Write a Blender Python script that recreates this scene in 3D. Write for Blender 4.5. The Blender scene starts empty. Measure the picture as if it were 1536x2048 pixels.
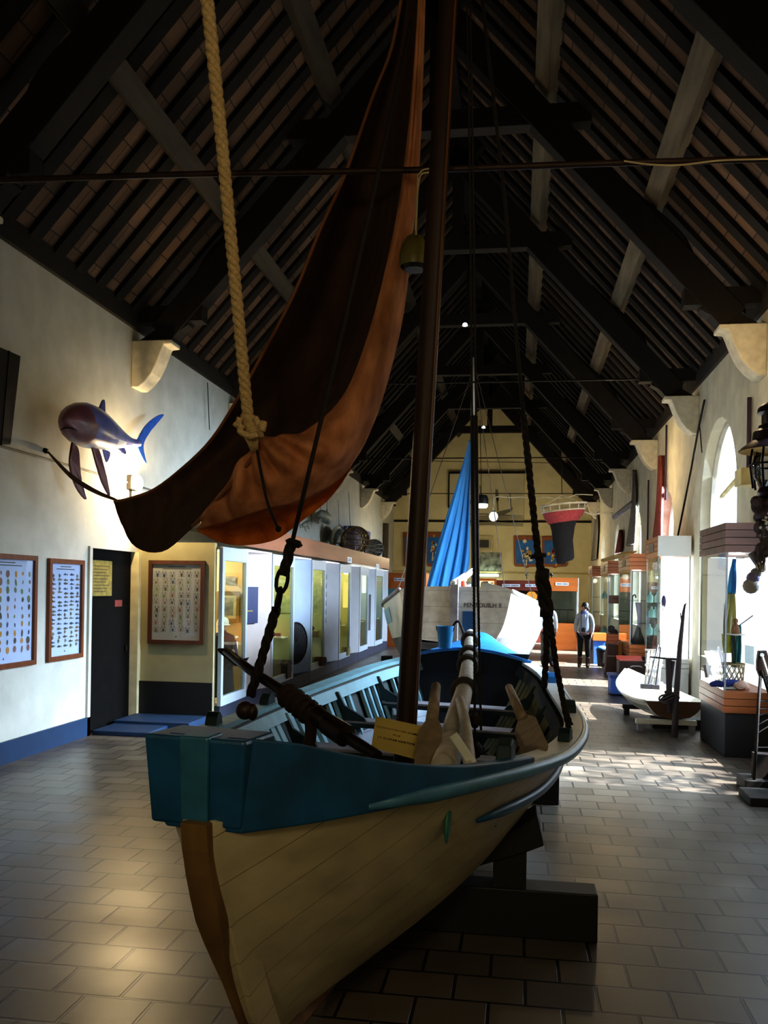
import bpy, bmesh, math, random
from mathutils import Vector, Matrix, Euler
R=random.Random(7)
S=bpy.context.scene
COL=S.collection
PI=math.pi
V=Vector
# ---------------------------------------------------------------- camera
F=1750.;H=1.95;PSI=math.atan(267/1750);RHO=.0165;CX=768.;CY=1175.6
_c,_s=math.cos(RHO),math.sin(RHO)
cr=V((math.cos(PSI),math.sin(PSI),0));cf=V((-math.sin(PSI),math.cos(PSI),0));cu=V((0,0,1))
CAM=V((0,0,H))
def ray(x,y):
    a=x-CX;b=CY-y
    return cf+cr*((a*_c-b*_s)/F)+cu*((a*_s+b*_c)/F)
def AY(x,y,Y): d=ray(x,y);return CAM+d*(Y/d.y)       # point seen there at hall depth Y
def AX(x,y,X): d=ray(x,y);return CAM+d*(X/d.x)       # ... on the plane X
def AZ(x,y,z=0): d=ray(x,y);return CAM+d*((z-H)/d.z) # ... at height z
cam=bpy.data.objects.new('camera',bpy.data.cameras.new('camera'));COL.objects.link(cam)
rr=cr*_c+cu*_s;uu=cu*_c-cr*_s
cam.matrix_world=Matrix(((rr.x,uu.x,-cf.x,0),(rr.y,uu.y,-cf.y,0),(rr.z,uu.z,-cf.z,H),(0,0,0,1)))
cd=cam.data;cd.sensor_fit='VERTICAL';cd.sensor_height=32;cd.lens=F/2048*32
cd.shift_y=(CY-1024)/2048;cd.clip_end=200;cd.clip_start=.05
S.camera=cam
# ---------------------------------------------------------------- materials
MC={}
def lin(c):
    if isinstance(c,str):
        c=[int(c[i:i+2],16)/255 for i in(0,2,4)]
        c=[x/12.92 if x<=.04045 else((x+.055)/1.055)**2.4 for x in c]
    return (*c,1)
def nmat(name):
    m=bpy.data.materials.new(name);m.use_nodes=True;n=m.node_tree;n.nodes.clear()
    return m,n,n.nodes.new('ShaderNodeOutputMaterial')
def M(name,col='888888',rough=.6,metal=0,var=.18,scale=5,bump=.0,stretch=(1,1,1),emit=0,spec=.5,trans=0,col2=None,sheen=0):
    if name in MC:return MC[name]
    m,n,out=nmat(name);N=n.nodes;L=n.links
    b=N.new('ShaderNodeBsdfPrincipled');b.inputs['Roughness'].default_value=rough;b.inputs['Metallic'].default_value=metal
    b.inputs['Specular IOR Level'].default_value=spec
    tc=N.new('ShaderNodeTexCoord');mp=N.new('ShaderNodeMapping');mp.inputs['Scale'].default_value=stretch
    L.new(tc.outputs['Object'],mp.inputs[0])
    nz=N.new('ShaderNodeTexNoise');nz.inputs['Scale'].default_value=scale;nz.inputs['Detail'].default_value=6
    L.new(mp.outputs[0],nz.inputs['Vector'])
    rp=N.new('ShaderNodeValToRGB');c=lin(col)
    rp.color_ramp.elements[0].position=.3;rp.color_ramp.elements[1].position=.7
    rp.color_ramp.elements[0].color=[x*(1-var) for x in c[:3]]+[1]
    rp.color_ramp.elements[1].color=lin(col2) if col2 else [min(1,x*(1+var)) for x in c[:3]]+[1]
    L.new(nz.outputs[0],rp.inputs[0]);L.new(rp.outputs[0],b.inputs['Base Color'])
    if bump:
        bp=N.new('ShaderNodeBump');bp.inputs['Strength'].default_value=bump;bp.inputs['Distance'].default_value=.02
        L.new(nz.outputs[0],bp.inputs['Height']);L.new(bp.outputs[0],b.inputs['Normal'])
    if emit:
        L.new(rp.outputs[0],b.inputs['Emission Color']);b.inputs['Emission Strength'].default_value=emit
    if trans:
        t=N.new('ShaderNodeBsdfTranslucent');L.new(rp.outputs[0],t.inputs[0])
        x=N.new('ShaderNodeMixShader');x.inputs[0].default_value=trans
        L.new(b.outputs[0],x.inputs[1]);L.new(t.outputs[0],x.inputs[2]);L.new(x.outputs[0],out.inputs[0])
    else:L.new(b.outputs[0],out.inputs[0])
    MC[name]=m;return m
def glass(name,tint='EAF4F2',refl=1.0):
    if name in MC:return MC[name]
    m,n,out=nmat(name);N=n.nodes;L=n.links
    t=N.new('ShaderNodeBsdfTransparent');t.inputs[0].default_value=lin(tint)
    g=N.new('ShaderNodeBsdfGlossy');g.inputs['Roughness'].default_value=.02
    f=N.new('ShaderNodeFresnel');f.inputs[0].default_value=1.45
    mm=N.new('ShaderNodeMath');mm.operation='MULTIPLY';mm.inputs[1].default_value=refl
    L.new(f.outputs[0],mm.inputs[0])
    x=N.new('ShaderNodeMixShader');L.new(mm.outputs[0],x.inputs[0]);L.new(t.outputs[0],x.inputs[1]);L.new(g.outputs[0],x.inputs[2])
    L.new(x.outputs[0],out.inputs[0]);MC[name]=m;return m
def brick(name,c1,c2,mort,w,h,ms,rough,axes='XY',off=(0,0,0),bump=.4,rvar=.12,bias=0,spec=.5):
    if name in MC:return MC[name]
    m,n,out=nmat(name);N=n.nodes;L=n.links
    b=N.new('ShaderNodeBsdfPrincipled');b.inputs['Specular IOR Level'].default_value=spec
    tc=N.new('ShaderNodeTexCoord');sp=N.new('ShaderNodeSeparateXYZ');cb=N.new('ShaderNodeCombineXYZ')
    L.new(tc.outputs['Object'],sp.inputs[0])
    L.new(sp.outputs[axes[0]],cb.inputs[0]);L.new(sp.outputs[axes[1]],cb.inputs[1])
    mp=N.new('ShaderNodeMapping');mp.inputs['Location'].default_value=off;L.new(cb.outputs[0],mp.inputs[0])
    k=N.new('ShaderNodeTexBrick');k.inputs['Color1'].default_value=lin(c1);k.inputs['Color2'].default_value=lin(c2);k.inputs['Mortar'].default_value=lin(mort)
    for a,v in(('Scale',1),('Mortar Size',ms),('Mortar Smooth',.3),('Bias',bias),('Brick Width',w),('Row Height',h)):k.inputs[a].default_value=v
    L.new(mp.outputs[0],k.inputs['Vector'])
    nz=N.new('ShaderNodeTexNoise');nz.inputs['Scale'].default_value=2.3;nz.inputs['Detail'].default_value=7;L.new(mp.outputs[0],nz.inputs['Vector'])
    mx=N.new('ShaderNodeMix');mx.data_type='RGBA';mx.blend_type='MULTIPLY';mx.inputs[0].default_value=.55
    L.new(k.outputs['Color'],mx.inputs[6]);L.new(nz.outputs['Color'],mx.inputs[7])
    hs=N.new('ShaderNodeMix');hs.data_type='RGBA';hs.inputs[0].default_value=.6
    rp=N.new('ShaderNodeValToRGB');rp.color_ramp.elements[0].color=(.55,.55,.55,1);rp.color_ramp.elements[1].color=(1,1,1,1)
    rp.color_ramp.elements[0].position=.3;rp.color_ramp.elements[1].position=.65
    L.new(nz.outputs[0],rp.inputs[0]);L.new(rp.outputs[0],mx.inputs[7])
    L.new(mx.outputs[2],b.inputs['Base Color'])
    mr=N.new('ShaderNodeMapRange');mr.inputs[3].default_value=rough-rvar;mr.inputs[4].default_value=rough+rvar
    L.new(nz.outputs[0],mr.inputs[0]);L.new(mr.outputs[0],b.inputs['Roughness'])
    bp=N.new('ShaderNodeBump');bp.inputs['Strength'].default_value=bump;bp.inputs['Distance'].default_value=.01;bp.invert=True
    L.new(k.outputs['Fac'],bp.inputs['Height'])
    b2=N.new('ShaderNodeBump');b2.inputs['Strength'].default_value=.15;b2.inputs['Distance'].default_value=.02
    L.new(nz.outputs[0],b2.inputs['Height']);L.new(bp.outputs[0],b2.inputs['Normal']);L.new(b2.outputs[0],b.inputs['Normal'])
    L.new(b.outputs[0],out.inputs[0]);MC[name]=m;return m
def emis(name,col,st):
    if name in MC:return MC[name]
    m,n,out=nmat(name);e=n.nodes.new('ShaderNodeEmission');e.inputs[0].default_value=lin(col);e.inputs[1].default_value=st
    n.links.new(e.outputs[0],out.inputs[0]);MC[name]=m;return m
def wood(name,col='777777',rough=.55,var=.3,ax='y',bump=.15,scale=9,spec=.4):
    st={'x':(.12,1,1),'y':(1,.12,1),'z':(1,1,.12)}[ax]
    return M(name,col,rough,0,var,scale,bump,st,spec=spec)
def planks(name,col,dark,ax,pitch,rough=.5,gap=.035,slope=0):
    """boards: narrow dark joints every `pitch` metres along axis ax"""
    if name in MC:return MC[name]
    m=M(name,col,rough,0,.2,7,.1,(1,.2,1));n=m.node_tree;N=n.nodes;L=n.links
    b=[x for x in N if x.type=='BSDF_PRINCIPLED'][0];src=b.inputs['Base Color'].links[0].from_socket
    tc=N.new('ShaderNodeTexCoord');sp=N.new('ShaderNodeSeparateXYZ');L.new(tc.outputs['Object'],sp.inputs[0])
    d=N.new('ShaderNodeMath');d.operation='DIVIDE';d.inputs[1].default_value=pitch
    if slope:
        ma=N.new('ShaderNodeMath');ma.operation='MULTIPLY_ADD';ma.inputs[1].default_value=slope;L.new(sp.outputs['Y'],ma.inputs[0]);L.new(sp.outputs[ax],ma.inputs[2]);L.new(ma.outputs[0],d.inputs[0])
    else:L.new(sp.outputs[ax],d.inputs[0])
    fr=N.new('ShaderNodeMath');fr.operation='FRACT';L.new(d.outputs[0],fr.inputs[0])
    lt=N.new('ShaderNodeMath');lt.operation='LESS_THAN';lt.inputs[1].default_value=gap;L.new(fr.outputs[0],lt.inputs[0])
    mx=N.new('ShaderNodeMix');mx.data_type='RGBA';L.new(lt.outputs[0],mx.inputs[0]);L.new(src,mx.inputs[6]);mx.inputs[7].default_value=lin(dark)
    L.new(mx.outputs[2],b.inputs['Base Color']);return m
# ---------------------------------------------------------------- mesh builder
def frame_of(d,up=V((0,0,1))):
    d=V(d).normalized()
    if abs(d.dot(up))>.98:up=V((0,1,0)) if abs(d.y)<.9 else V((1,0,0))
    a=d.cross(up).normalized();return a,a.cross(d).normalized()
class MB:
    def __init__(s):s.bm=bmesh.new()
    def face(s,vs,mi=0):
        try:f=s.bm.faces.new(vs);f.material_index=mi;return f
        except ValueError:return None
    def poly(s,pts,mi=0):s.face([s.bm.verts.new(p) for p in pts],mi);return s
    def hexa(s,p,mi=0):
        v=[s.bm.verts.new(q) for q in p]
        for f in((0,3,2,1),(4,5,6,7),(0,1,5,4),(1,2,6,5),(2,3,7,6),(3,0,4,7)):s.face([v[i] for i in f],mi)
        return s
    def box(s,x0,x1,y0,y1,z0,z1,mi=0):
        return s.hexa([(x0,y0,z0),(x1,y0,z0),(x1,y1,z0),(x0,y1,z0),(x0,y0,z1),(x1,y0,z1),(x1,y1,z1),(x0,y1,z1)],mi)
    def bar(s,p,q,w,h,up=(0,0,1),mi=0,w2=None,h2=None):
        p,q=V(p),V(q);a,b=frame_of(q-p,V(up));w2=w if w2 is None else w2;h2=h if h2 is None else h2
        a1,b1,a2,b2=a*w/2,b*h/2,a*w2/2,b*h2/2
        return s.hexa([p-a1-b1,p+a1-b1,q+a2-b2,q-a2-b2,p-a1+b1,p+a1+b1,q+a2+b2,q-a2+b2],mi)
    def tube(s,pts,r,n=8,mi=0,cap=True,closed=False,sq=1.0):
        pts=[V(p) for p in pts];k=len(pts);rs=r if isinstance(r,(list,tuple)) else[r]*k;rings=[]
        d0=(pts[1]-pts[0]);a,b=frame_of(d0);pd=d0.normalized()
        for i in range(k):
            if closed:d=pts[(i+1)%k]-pts[i-1]
            else:d=pts[min(i+1,k-1)]-pts[max(i-1,0)]
            d=d.normalized() if d.length>1e-9 else pd
            q=pd.rotation_difference(d);a=q@a;b=q@b;pd=d
            rings.append([s.bm.verts.new(pts[i]+(a*math.cos(2*PI*j/n)+b*sq*math.sin(2*PI*j/n))*rs[i]) for j in range(n)])
        for i in range(k if closed else k-1):
            A,B=rings[i],rings[(i+1)%k]
            for j in range(n):s.face([A[j],A[(j+1)%n],B[(j+1)%n],B[j]],mi)
        if cap and not closed:s.face(rings[0][::-1],mi);s.face(rings[-1],mi)
        return s
    def lathe(s,prof,c=(0,0,0),n=20,mi=0,ax=None,cap=True):
        c=V(c);Q=V((0,0,1)).rotation_difference(V(ax).normalized()).to_matrix() if ax else Matrix.Identity(3);rings=[]
        for r,z in prof:rings.append([s.bm.verts.new(c+Q@V((r*math.cos(2*PI*j/n),r*math.sin(2*PI*j/n),z))) for j in range(n)])
        for A,B in zip(rings,rings[1:]):
            for j in range(n):s.face([A[j],A[(j+1)%n],B[(j+1)%n],B[j]],mi)
        if cap:s.face(rings[0][::-1],mi);s.face(rings[-1],mi)
        return s
    def ell(s,c,rx,ry,rz,n=14,mi=0,rot=None):
        c=V(c);rot=rot or Matrix.Identity(3);m=max(6,n//2);rings=[]
        for i in range(1,m):
            t=PI*i/m;rings.append([s.bm.verts.new(c+rot@V((rx*math.sin(t)*math.cos(2*PI*j/n),ry*math.sin(t)*math.sin(2*PI*j/n),rz*math.cos(t)))) for j in range(n)])
        tp=s.bm.verts.new(c+rot@V((0,0,rz)));bt=s.bm.verts.new(c+rot@V((0,0,-rz)))
        for A,B in zip(rings,rings[1:]):
            for j in range(n):s.face([A[j],B[j],B[(j+1)%n],A[(j+1)%n]],mi)
        for j in range(n):s.face([tp,rings[0][j],rings[0][(j+1)%n]],mi);s.face([bt,rings[-1][(j+1)%n],rings[-1][j]],mi)
        return s
    def prism(s,pts,d,mi=0):
        d=V(d);A=[s.bm.verts.new(V(p)) for p in pts];B=[s.bm.verts.new(V(p)+d) for p in pts];k=len(A)
        s.face(A[::-1],mi);s.face(B,mi)
        for i in range(k):s.face([A[i],A[(i+1)%k],B[(i+1)%k],B[i]],mi)
        return s
    def grid(s,rows,mi=0,flip=False,closed=False):
        g=[[s.bm.verts.new(p) for p in r] for r in rows]
        for a,b in zip(g,g[1:]):
            k=len(a)
            for j in range(k if closed else k-1):
                q=[a[j],a[(j+1)%k],b[(j+1)%k],b[j]];s.face(q[::-1] if flip else q,mi)
        return s
    def sheet(s,rows,th,mi=0):
        """thick sheet from a point grid"""
        n=len(rows);m=len(rows[0]);nr=[]
        for i in range(n):
            r=[]
            for j in range(m):
                du=V(rows[min(i+1,n-1)][j])-V(rows[max(i-1,0)][j]);dv=V(rows[i][min(j+1,m-1)])-V(rows[i][max(j-1,0)])
                q=du.cross(dv);r.append(q.normalized() if q.length>1e-12 else V((0,0,1)))
            nr.append(r)
        A=[[V(p) for p in r] for r in rows];B=[[A[i][j]+nr[i][j]*th for j in range(m)] for i in range(n)]
        s.grid(A,mi);s.grid(B,mi,True)
        rim=[(i,0) for i in range(n)]+[(n-1,j) for j in range(1,m)]+[(i,m-1) for i in range(n-2,-1,-1)]+[(0,j) for j in range(m-2,0,-1)]
        k=len(rim)
        for x in range(k):
            (i,j),(a,b)=rim[x],rim[(x+1)%k];s.poly([A[i][j],A[a][b],B[a][b],B[i][j]],mi)
        return s
    def build(s,name,mats,parent=None,local=False,smooth=False,bevel=0,weld=True):
        if not isinstance(mats,(list,tuple)):mats=[mats]
        if weld:bmesh.ops.remove_doubles(s.bm,verts=s.bm.verts,dist=1e-5)
        bmesh.ops.recalc_face_normals(s.bm,faces=s.bm.faces)
        loc=V((0,0,0))
        if parent is not None:
            if not local:bmesh.ops.transform(s.bm,matrix=WM[parent].inverted(),verts=s.bm.verts)
        elif not local:
            co=[v.co for v in s.bm.verts]
            loc=V(((min(c.x for c in co)+max(c.x for c in co))/2,(min(c.y for c in co)+max(c.y for c in co))/2,min(c.z for c in co)))
            bmesh.ops.translate(s.bm,vec=-loc,verts=s.bm.verts)
        me=bpy.data.meshes.new(name);s.bm.to_mesh(me);s.bm.free()
        for m in mats:me.materials.append(m)
        o=bpy.data.objects.new(name,me);COL.objects.link(o);o.location=loc
        if smooth:
            me.polygons.foreach_set('use_smooth',[True]*len(me.polygons))
            if smooth!='all':me.set_sharp_from_angle(angle=math.radians(40))
        if bevel:
            b=o.modifiers.new('bevel','BEVEL');b.width=bevel;b.segments=2;b.limit_method='ANGLE'
        if parent is not None:o.parent=parent;WM[o]=WM[parent];CH.setdefault(parent,[]).append(o)
        else:WM[o]=Matrix.Translation(loc)
        return o
WM={}
def tag(o,label,cat,group=None):
    o['label']=label;o['category']=cat
    if group:o['group']=group
    return o
def thing(name,label,cat,loc=(0,0,0),rot=(0,0,0),group=None):
    o=bpy.data.objects.new(name,None);COL.objects.link(o);o.empty_display_size=.1
    o.location=loc;o.rotation_euler=rot;WM[o]=Matrix.Translation(V(loc))@Euler(rot).to_matrix().to_4x4()
    return tag(o,label,cat,group)
def struct(o):o['kind']='structure';return o
def dup(root,loc=None,rotz=None,label=None,scale=None):
    def cp(o,par):
        c=o.copy();COL.objects.link(c);c.parent=par
        if par is not None:CH.setdefault(par,[]).append(c)
        for ch in kids(o):cp(ch,c)
        return c
    c=cp(root,None)
    if loc is not None:c.location=loc
    if rotz is not None:c.rotation_euler.z=rotz
    if scale is not None:c.scale=scale
    if label:c['label']=label
    return c
CH={}
def kids(o):return CH.get(o,[])
def spline(pts,n=8):
    pts=[V(p) for p in pts];out=[]
    for i in range(len(pts)-1):
        p0=pts[max(i-1,0)];p1=pts[i];p2=pts[i+1];p3=pts[min(i+2,len(pts)-1)]
        for k in range(n):
            t=k/n;out.append(.5*((2*p1)+(p2-p0)*t+(2*p0-5*p1+4*p2-p3)*t*t+(3*p1-p0-3*p2+p3)*t**3))
    out.append(pts[-1]);return out
def tab(t,xs):
    """smooth (catmull) table lookup"""
    def f(x):
        x=min(max(x,t[0][0]),t[-1][0]);i=0
        while i<len(t)-2 and x>t[i+1][0]:i+=1
        (x0,y0),(x1,y1)=t[i],t[i+1];u=(x-x0)/(x1-x0)
        m0=(y1-(t[i-1][1] if i else y0))/(x1-(t[i-1][0] if i else x0))*(x1-x0)
        m1=((t[i+2][1] if i<len(t)-2 else y1)-y0)/((t[i+2][0] if i<len(t)-2 else x1)-x0)*(x1-x0)
        return (2*u**3-3*u*u+1)*y0+(u**3-2*u*u+u)*m0+(3*u*u-2*u**3)*y1+(u**3-u*u)*m1
    return f if xs is None else f(xs)
def rope(pts,r,strands=3,pitch=.12,n=5,per=10):
    """real laid rope: helical strands round a path"""
    pts=[V(p) for p in pts];m=MB();L=[0]
    for a,b in zip(pts,pts[1:]):L.append(L[-1]+(b-a).length)
    k=max(6,int(L[-1]/pitch*per));path=[]
    for i in range(k+1):
        d=L[-1]*i/k;j=0
        while j<len(L)-2 and L[j+1]<d:j+=1
        u=(d-L[j])/max(1e-9,L[j+1]-L[j]);path.append(pts[j].lerp(pts[j+1],u))
    a,b=frame_of(path[1]-path[0]);pd=(path[1]-path[0]).normalized();fr=[]
    for i in range(len(path)):
        d=(path[min(i+1,k)]-path[max(i-1,0)]).normalized();q=pd.rotation_difference(d);a=q@a;b=q@b;pd=d;fr.append((a.copy(),b.copy()))
    for s in range(strands):
        q=[]
        for i,p in enumerate(path):
            t=2*PI*(i/per+s/strands);q.append(p+(fr[i][0]*math.cos(t)+fr[i][1]*math.sin(t))*r*.5)
        m.tube(q,r*.56,n)
    return m
def text(body,size,mat,parent,org,xd,yd,ext=.002,align='CENTER',name='lettering'):
    cu_=bpy.data.curves.new(name,'FONT');cu_.body=body;cu_.size=size;cu_.extrude=ext;cu_.align_x=align;cu_.align_y='CENTER'
    cu_.resolution_u=2
    t=bpy.data.objects.new('tmp',cu_);COL.objects.link(t)
    me=bpy.data.meshes.new_from_object(t);bpy.data.objects.remove(t);bpy.data.curves.remove(cu_)
    xd=V(xd).normalized();zd=xd.cross(V(yd)).normalized();yd=zd.cross(xd)
    mt=Matrix(((xd.x,yd.x,zd.x,org[0]),(xd.y,yd.y,zd.y,org[1]),(xd.z,yd.z,zd.z,org[2]),(0,0,0,1)))
    me.transform(WM[parent].inverted()@mt);me.materials.clear();me.materials.append(mat)
    o=bpy.data.objects.new(name,me);COL.objects.link(o);o.parent=parent;WM[o]=WM[parent];CH.setdefault(parent,[]).append(o);return o
def light(kind,loc,power,col=(1,1,1),size=.1,rot=None,name='lamp_light',**k):
    l=bpy.data.lights.new(name,kind);l.energy=power;l.color=col
    if kind=='AREA':l.size=size
    elif kind!='SUN':l.shadow_soft_size=size
    for a,b in k.items():setattr(l,a,b)
    o=bpy.data.objects.new(name,l);COL.objects.link(o);o.location=loc
    if rot is not None:o.rotation_euler=rot
    return o
def aim(o,d):o.rotation_euler=V(d).to_track_quat('-Z','Y').to_euler()
# ================================================================ the hall
XL,XR,Y0,Y1=-5.4,3.05,-3.5,38.
EZ,SL=5.56,1.12
XC=(XL+XR)/2;HW=(XR-XL)/2;RZ=EZ+SL*HW
RZ+=.2
def roof(X):return RZ-SL*abs(X-XC)
m_plaster=M('plaster','BDBDB4',.9,0,.10,3.5,.12)
m_plasterR=M('plaster_right','CFC9B4',.9,0,.14,3,.2)
m_gable=M('gable_plaster','D8CDA0',.9,0,.08,2,.08)
m_tile=brick('floor_tiles','625A50','48423C','100E0C',.343,.276,.010,.36,'XY',(.13,.115,0),.5,.14,spec=.6)
m_roofL=brick('roof_tiles','6E5440','503E2E','241D18',.33,.24,.007,.85,'YZ',(0,0,0),.3,.05)
m_rafter=wood('rafter_wood','0E0A08',.9,.3,'z')
m_truss=wood('truss_wood','15100D',.8,.3,'z')
m_purlin=wood('purlin_wood','3A342B',.75,.35,'y');m_purlinLit=wood('purlin_wood_lit','62594A',.75,.35,'y')  # right purlins: same wood, the brighter light there put into the colour
m_blue=M('blue_paint','15304F',.5,0,.15,6,.05)
m_black=M('black_paint','0C0C0E',.55,0,.2,6)
m_iron=M('iron','1A1716',.5,.6,.2,20)
m_stone=M('stone','CFC8B4',.9,0,.15,8,.3)
m_gwin=glass('window_glass','F4F8FF',.5)

o=struct(MB().box(XL-.6,XR+.6,Y0-.3,Y1+.3,-.3,0).build('floor',m_tile))
# move texture origin to world: the floor object's origin sits at its box centre
struct(MB().box(XL-.4,XL,Y0,10.49,0,EZ).box(XL-.4,XL,11.9,Y1,0,EZ).box(XL-.4,XL,10.49,11.9,2.4,EZ).build('wall_left',m_plaster))
struct(MB().prism([(XL-.4,Y1,0),(XR+.4,Y1,0),(XR+.4,Y1,EZ),(XC,Y1,RZ+.45),(XL-.4,Y1,EZ)],(0,.3,0)).build('wall_back',m_gable))
struct(MB().prism([(XL-.4,Y0-.3,0),(XR+.4,Y0-.3,0),(XR+.4,Y0-.3,EZ),(XC,Y0-.3,RZ+.45),(XL-.4,Y0-.3,EZ)],(0,.3,0)).build('wall_front',m_plaster))
# right wall with arched window openings
WIN=[(9.6,1.15,.9,3.25),(14.25,1.25,.9,3.35),(18.85,.75,1.1,3.25),(23.4,.75,1.1,3.25),(28.0,.75,1.1,3.25),(32.6,.75,1.1,3.25)]
def arch(yc,w,z0,zs,x,k=14,shrink=0):
    w2=w-shrink;rise=(w*1.06)-shrink
    return [V((x,yc-w2,z0+shrink)),V((x,yc+w2,z0+shrink))]+[V((x,yc+w2*math.cos(PI*i/k),zs+rise*math.sin(PI*i/k))) for i in range(k+1)]
def holed(name,x,dx,mat):
    bm=bmesh.new();ed=[]
    def loop(pts):
        v=[bm.verts.new(p) for p in pts]
        for i in range(len(v)):ed.append(bm.edges.new((v[i],v[(i+1)%len(v)])))
    loop([(x,Y0,0),(x,Y1,0),(x,Y1,EZ),(x,Y0,EZ)])
    for w in WIN:
        loop(arch(*w,x))
    bmesh.ops.triangle_fill(bm,edges=ed,use_beauty=True)
    g=bmesh.ops.extrude_face_region(bm,geom=bm.faces[:])
    bmesh.ops.translate(bm,vec=(dx,0,0),verts=[e for e in g['geom'] if isinstance(e,bmesh.types.BMVert)])
    m=MB();m.bm.free();m.bm=bm;return m.build(name,mat)
struct(holed('wall_right',XR,.24,m_plasterR))
m_frame=M('window_frame_paint','B9B4A6',.6)
for i,w in enumerate(WIN):
    root=bpy.data.objects.new('window_%d'%(i+1),None);COL.objects.link(root);root.location=(XR+.2,w[0],w[2]);WM[root]=Matrix.Translation(root.location);struct(root)
    m=MB();a=arch(*w,XR+.15);b=arch(*w,XR+.15,shrink=.07)
    k=len(a)
    for j in range(k):
        q=[a[j],a[(j+1)%k],b[(j+1)%k],b[j]];m.prism(q,(.06,0,0))
    m.build('window_frame',m_frame,root)
    MB().poly(arch(*w,XR+.18,shrink=.03)).build('pane',m_gwin,root)
# baseboards, blue
struct(MB().box(XL,XL+.03,Y0,10.49,0,.24).build('baseboard_left',m_blue))
struct(MB().box(XL+.001,XL+.06,Y0,Y1,EZ-.03,EZ+.24).build('trim_1',M('wall_plate','1E1814',.8)))
struct(MB().box(XR-.06,XR-.001,Y0,Y1,EZ-.03,EZ+.24).build('trim_2',M('wall_plate','1E1814',.8)))
# roof: two slopes of tile, each with its rafters and purlins
TY=[7.4,11.75,15.9,20.4,25.1,29.8,34.4]
for side,nm in((-1,'ceiling_left'),(1,'ceiling_right')):
    xe=XC+side*(HW+.5);ze=roof(xe)
    root=MB().prism([(xe,Y0,ze),(XC,Y0,RZ),(XC,Y0,RZ+.15),(xe,Y0,ze+.15)],(0,Y1-Y0+.2,0)).build(nm,m_roofL);struct(root)
    WM[root]=Matrix.Translation(root.location)
    y=Y0+.2;proto=None
    nx=V((side*SL,0,1)).normalized()
    while y<Y1:
        if proto is None:
            m=MB();p=V((XC+side*(HW+.1),y,roof(XC+side*(HW+.1))))-nx*.03;q=V((XC,y,RZ))-nx*.03
            m.bar(p,q,.2,.06,up=nx);proto=m.build('rafter',m_rafter,root);py0=y
        else:
            c=proto.copy();COL.objects.link(c);c.parent=root;c.location=(0,y-py0,0);CH[root].append(c)
        y+=.5111
    for xo,wd in((2.87,.24),(1.45,.24)):
        X=XC+side*xo;Z=roof(X)-.2
        for a,b in zip([Y0]+TY,TY+[Y1]):
            MB().bar((X,a,Z),(X,b,Z),wd,.2,up=nx).build('purlin',m_purlin if side<0 else m_purlinLit,root)
MB().box(XC-.09,XC+.09,Y0,Y1,RZ-.3,RZ-.05).build('ridge_beam',m_truss,bpy.data.objects['ceiling_left'])
# trusses
ordn=['nearest','second','third','fourth','fifth','sixth','seventh']
def truss(y,i):
    t=thing('roof_truss','dark timber roof truss with collar beam and hammer beams, %s from the camera'%ordn[i],'roof truss',(XC,y,EZ),group='roof trusses')
    d=.16
    for s in(-1,1):
        W=lambda xo,z:V((XC+s*xo,y,z))
        nx=V((s*SL,0,1)).normalized()
        p=W(HW-.02,roof(XC+s*(HW-.02)))-nx*.5;q=W(.05,RZ)-nx*.55
        MB().bar(p,q,.26,.36,up=nx).build('principal_rafter',m_truss,t,bevel=.01)
        MB().bar(W(HW,EZ+.18),W(HW-1.0,EZ+.18),.22,.22).build('hammer_beam',m_truss,t)
        # wall post on the corbel, leaning brace to the hammer beam, and strut up to the principal
        MB().bar(W(HW-.1,EZ-.3),W(HW-.75,EZ+.1),.2,.22,up=(0,1,0)).build('brace',m_truss,t)
        m=MB();P=spline([W(HW-.88,EZ+.28),W(HW-1.05,EZ+.9),W(HW-1.6,EZ+1.45),W(HW-1.9,EZ+1.75)],5)
        m.tube(P,.11,6);m.build('strut',m_truss,t)
    MB().bar((XC-2.03,y,8.2),(XC+2.03,y,8.2),.22,.26).build('collar_beam',m_truss,t)
    MB().box(XC-.1,XC+.1,y-.1,y+.1,8.2,RZ-.3).build('king_post',m_truss,t)
    if i in(2,4,6):
        MB().tube([(XC-HW+.9,y,EZ+.14),(XC+HW-.9,y,EZ+.14)],.018,6).build('tie_rod',m_iron,t)
    return t
for i,y in enumerate(TY):truss(y,i)
# stone corbels under the trusses
for i,y in enumerate(TY):
    for s in(-1,1):
        xw=XL if s<0 else XR;pr=[(0,-.86),(.1,-.86),(.2,-.78),(.3,-.66),(.38,-.5),(.44,-.34),(.47,-.27),(.58,-.26),(.58,-.2),(0,-.2)]
        m=MB().prism([(xw-s*a,y-.17,EZ+b) for a,b in pr],(0,.34,0))
        tag(m.build('corbel',m_stone,bevel=.015),'pale stone corbel on the %s wall, %s from the camera under a truss foot'%('left' if s<0 else 'right',ordn[i]),'corbel','stone corbels')
# dark doorway in the left wall
dr=bpy.data.objects.new('door_1',None);COL.objects.link(dr);dr.location=(XL-.2,11.2,0);WM[dr]=Matrix.Translation(dr.location);struct(dr)
m_door=M('dark_door','0B0908',.9,0,.3,6,spec=.1)
dlf=MB().box(XL-.12,XL-.06,10.49,11.9,0,2.4).build('door_leaf',m_door,dr)
MB().box(XL-.06,XL+.06,11.8,11.9,.0,2.4).build('jamb',M('jamb_cream','C9C09C',.6),dr)
MB().box(XL-.062,XL+.03,10.42,10.49,0,2.42).build('jamb',m_plaster,dr)
MB().box(XL-.06,XL-.03,11.62,11.66,1.0,1.08).build('door_handle',m_iron,dlf)
p=thing('door_notice','yellowed paper notice pinned on the dark door','notice',(XL-.05,10.95,1.9))
MB().box(XL-.06,XL-.052,10.62,11.2,1.78,2.25).build('paper',M('notice_paper','7A6A2A',.8,0,.35,14),p)
m=MB()
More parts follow.
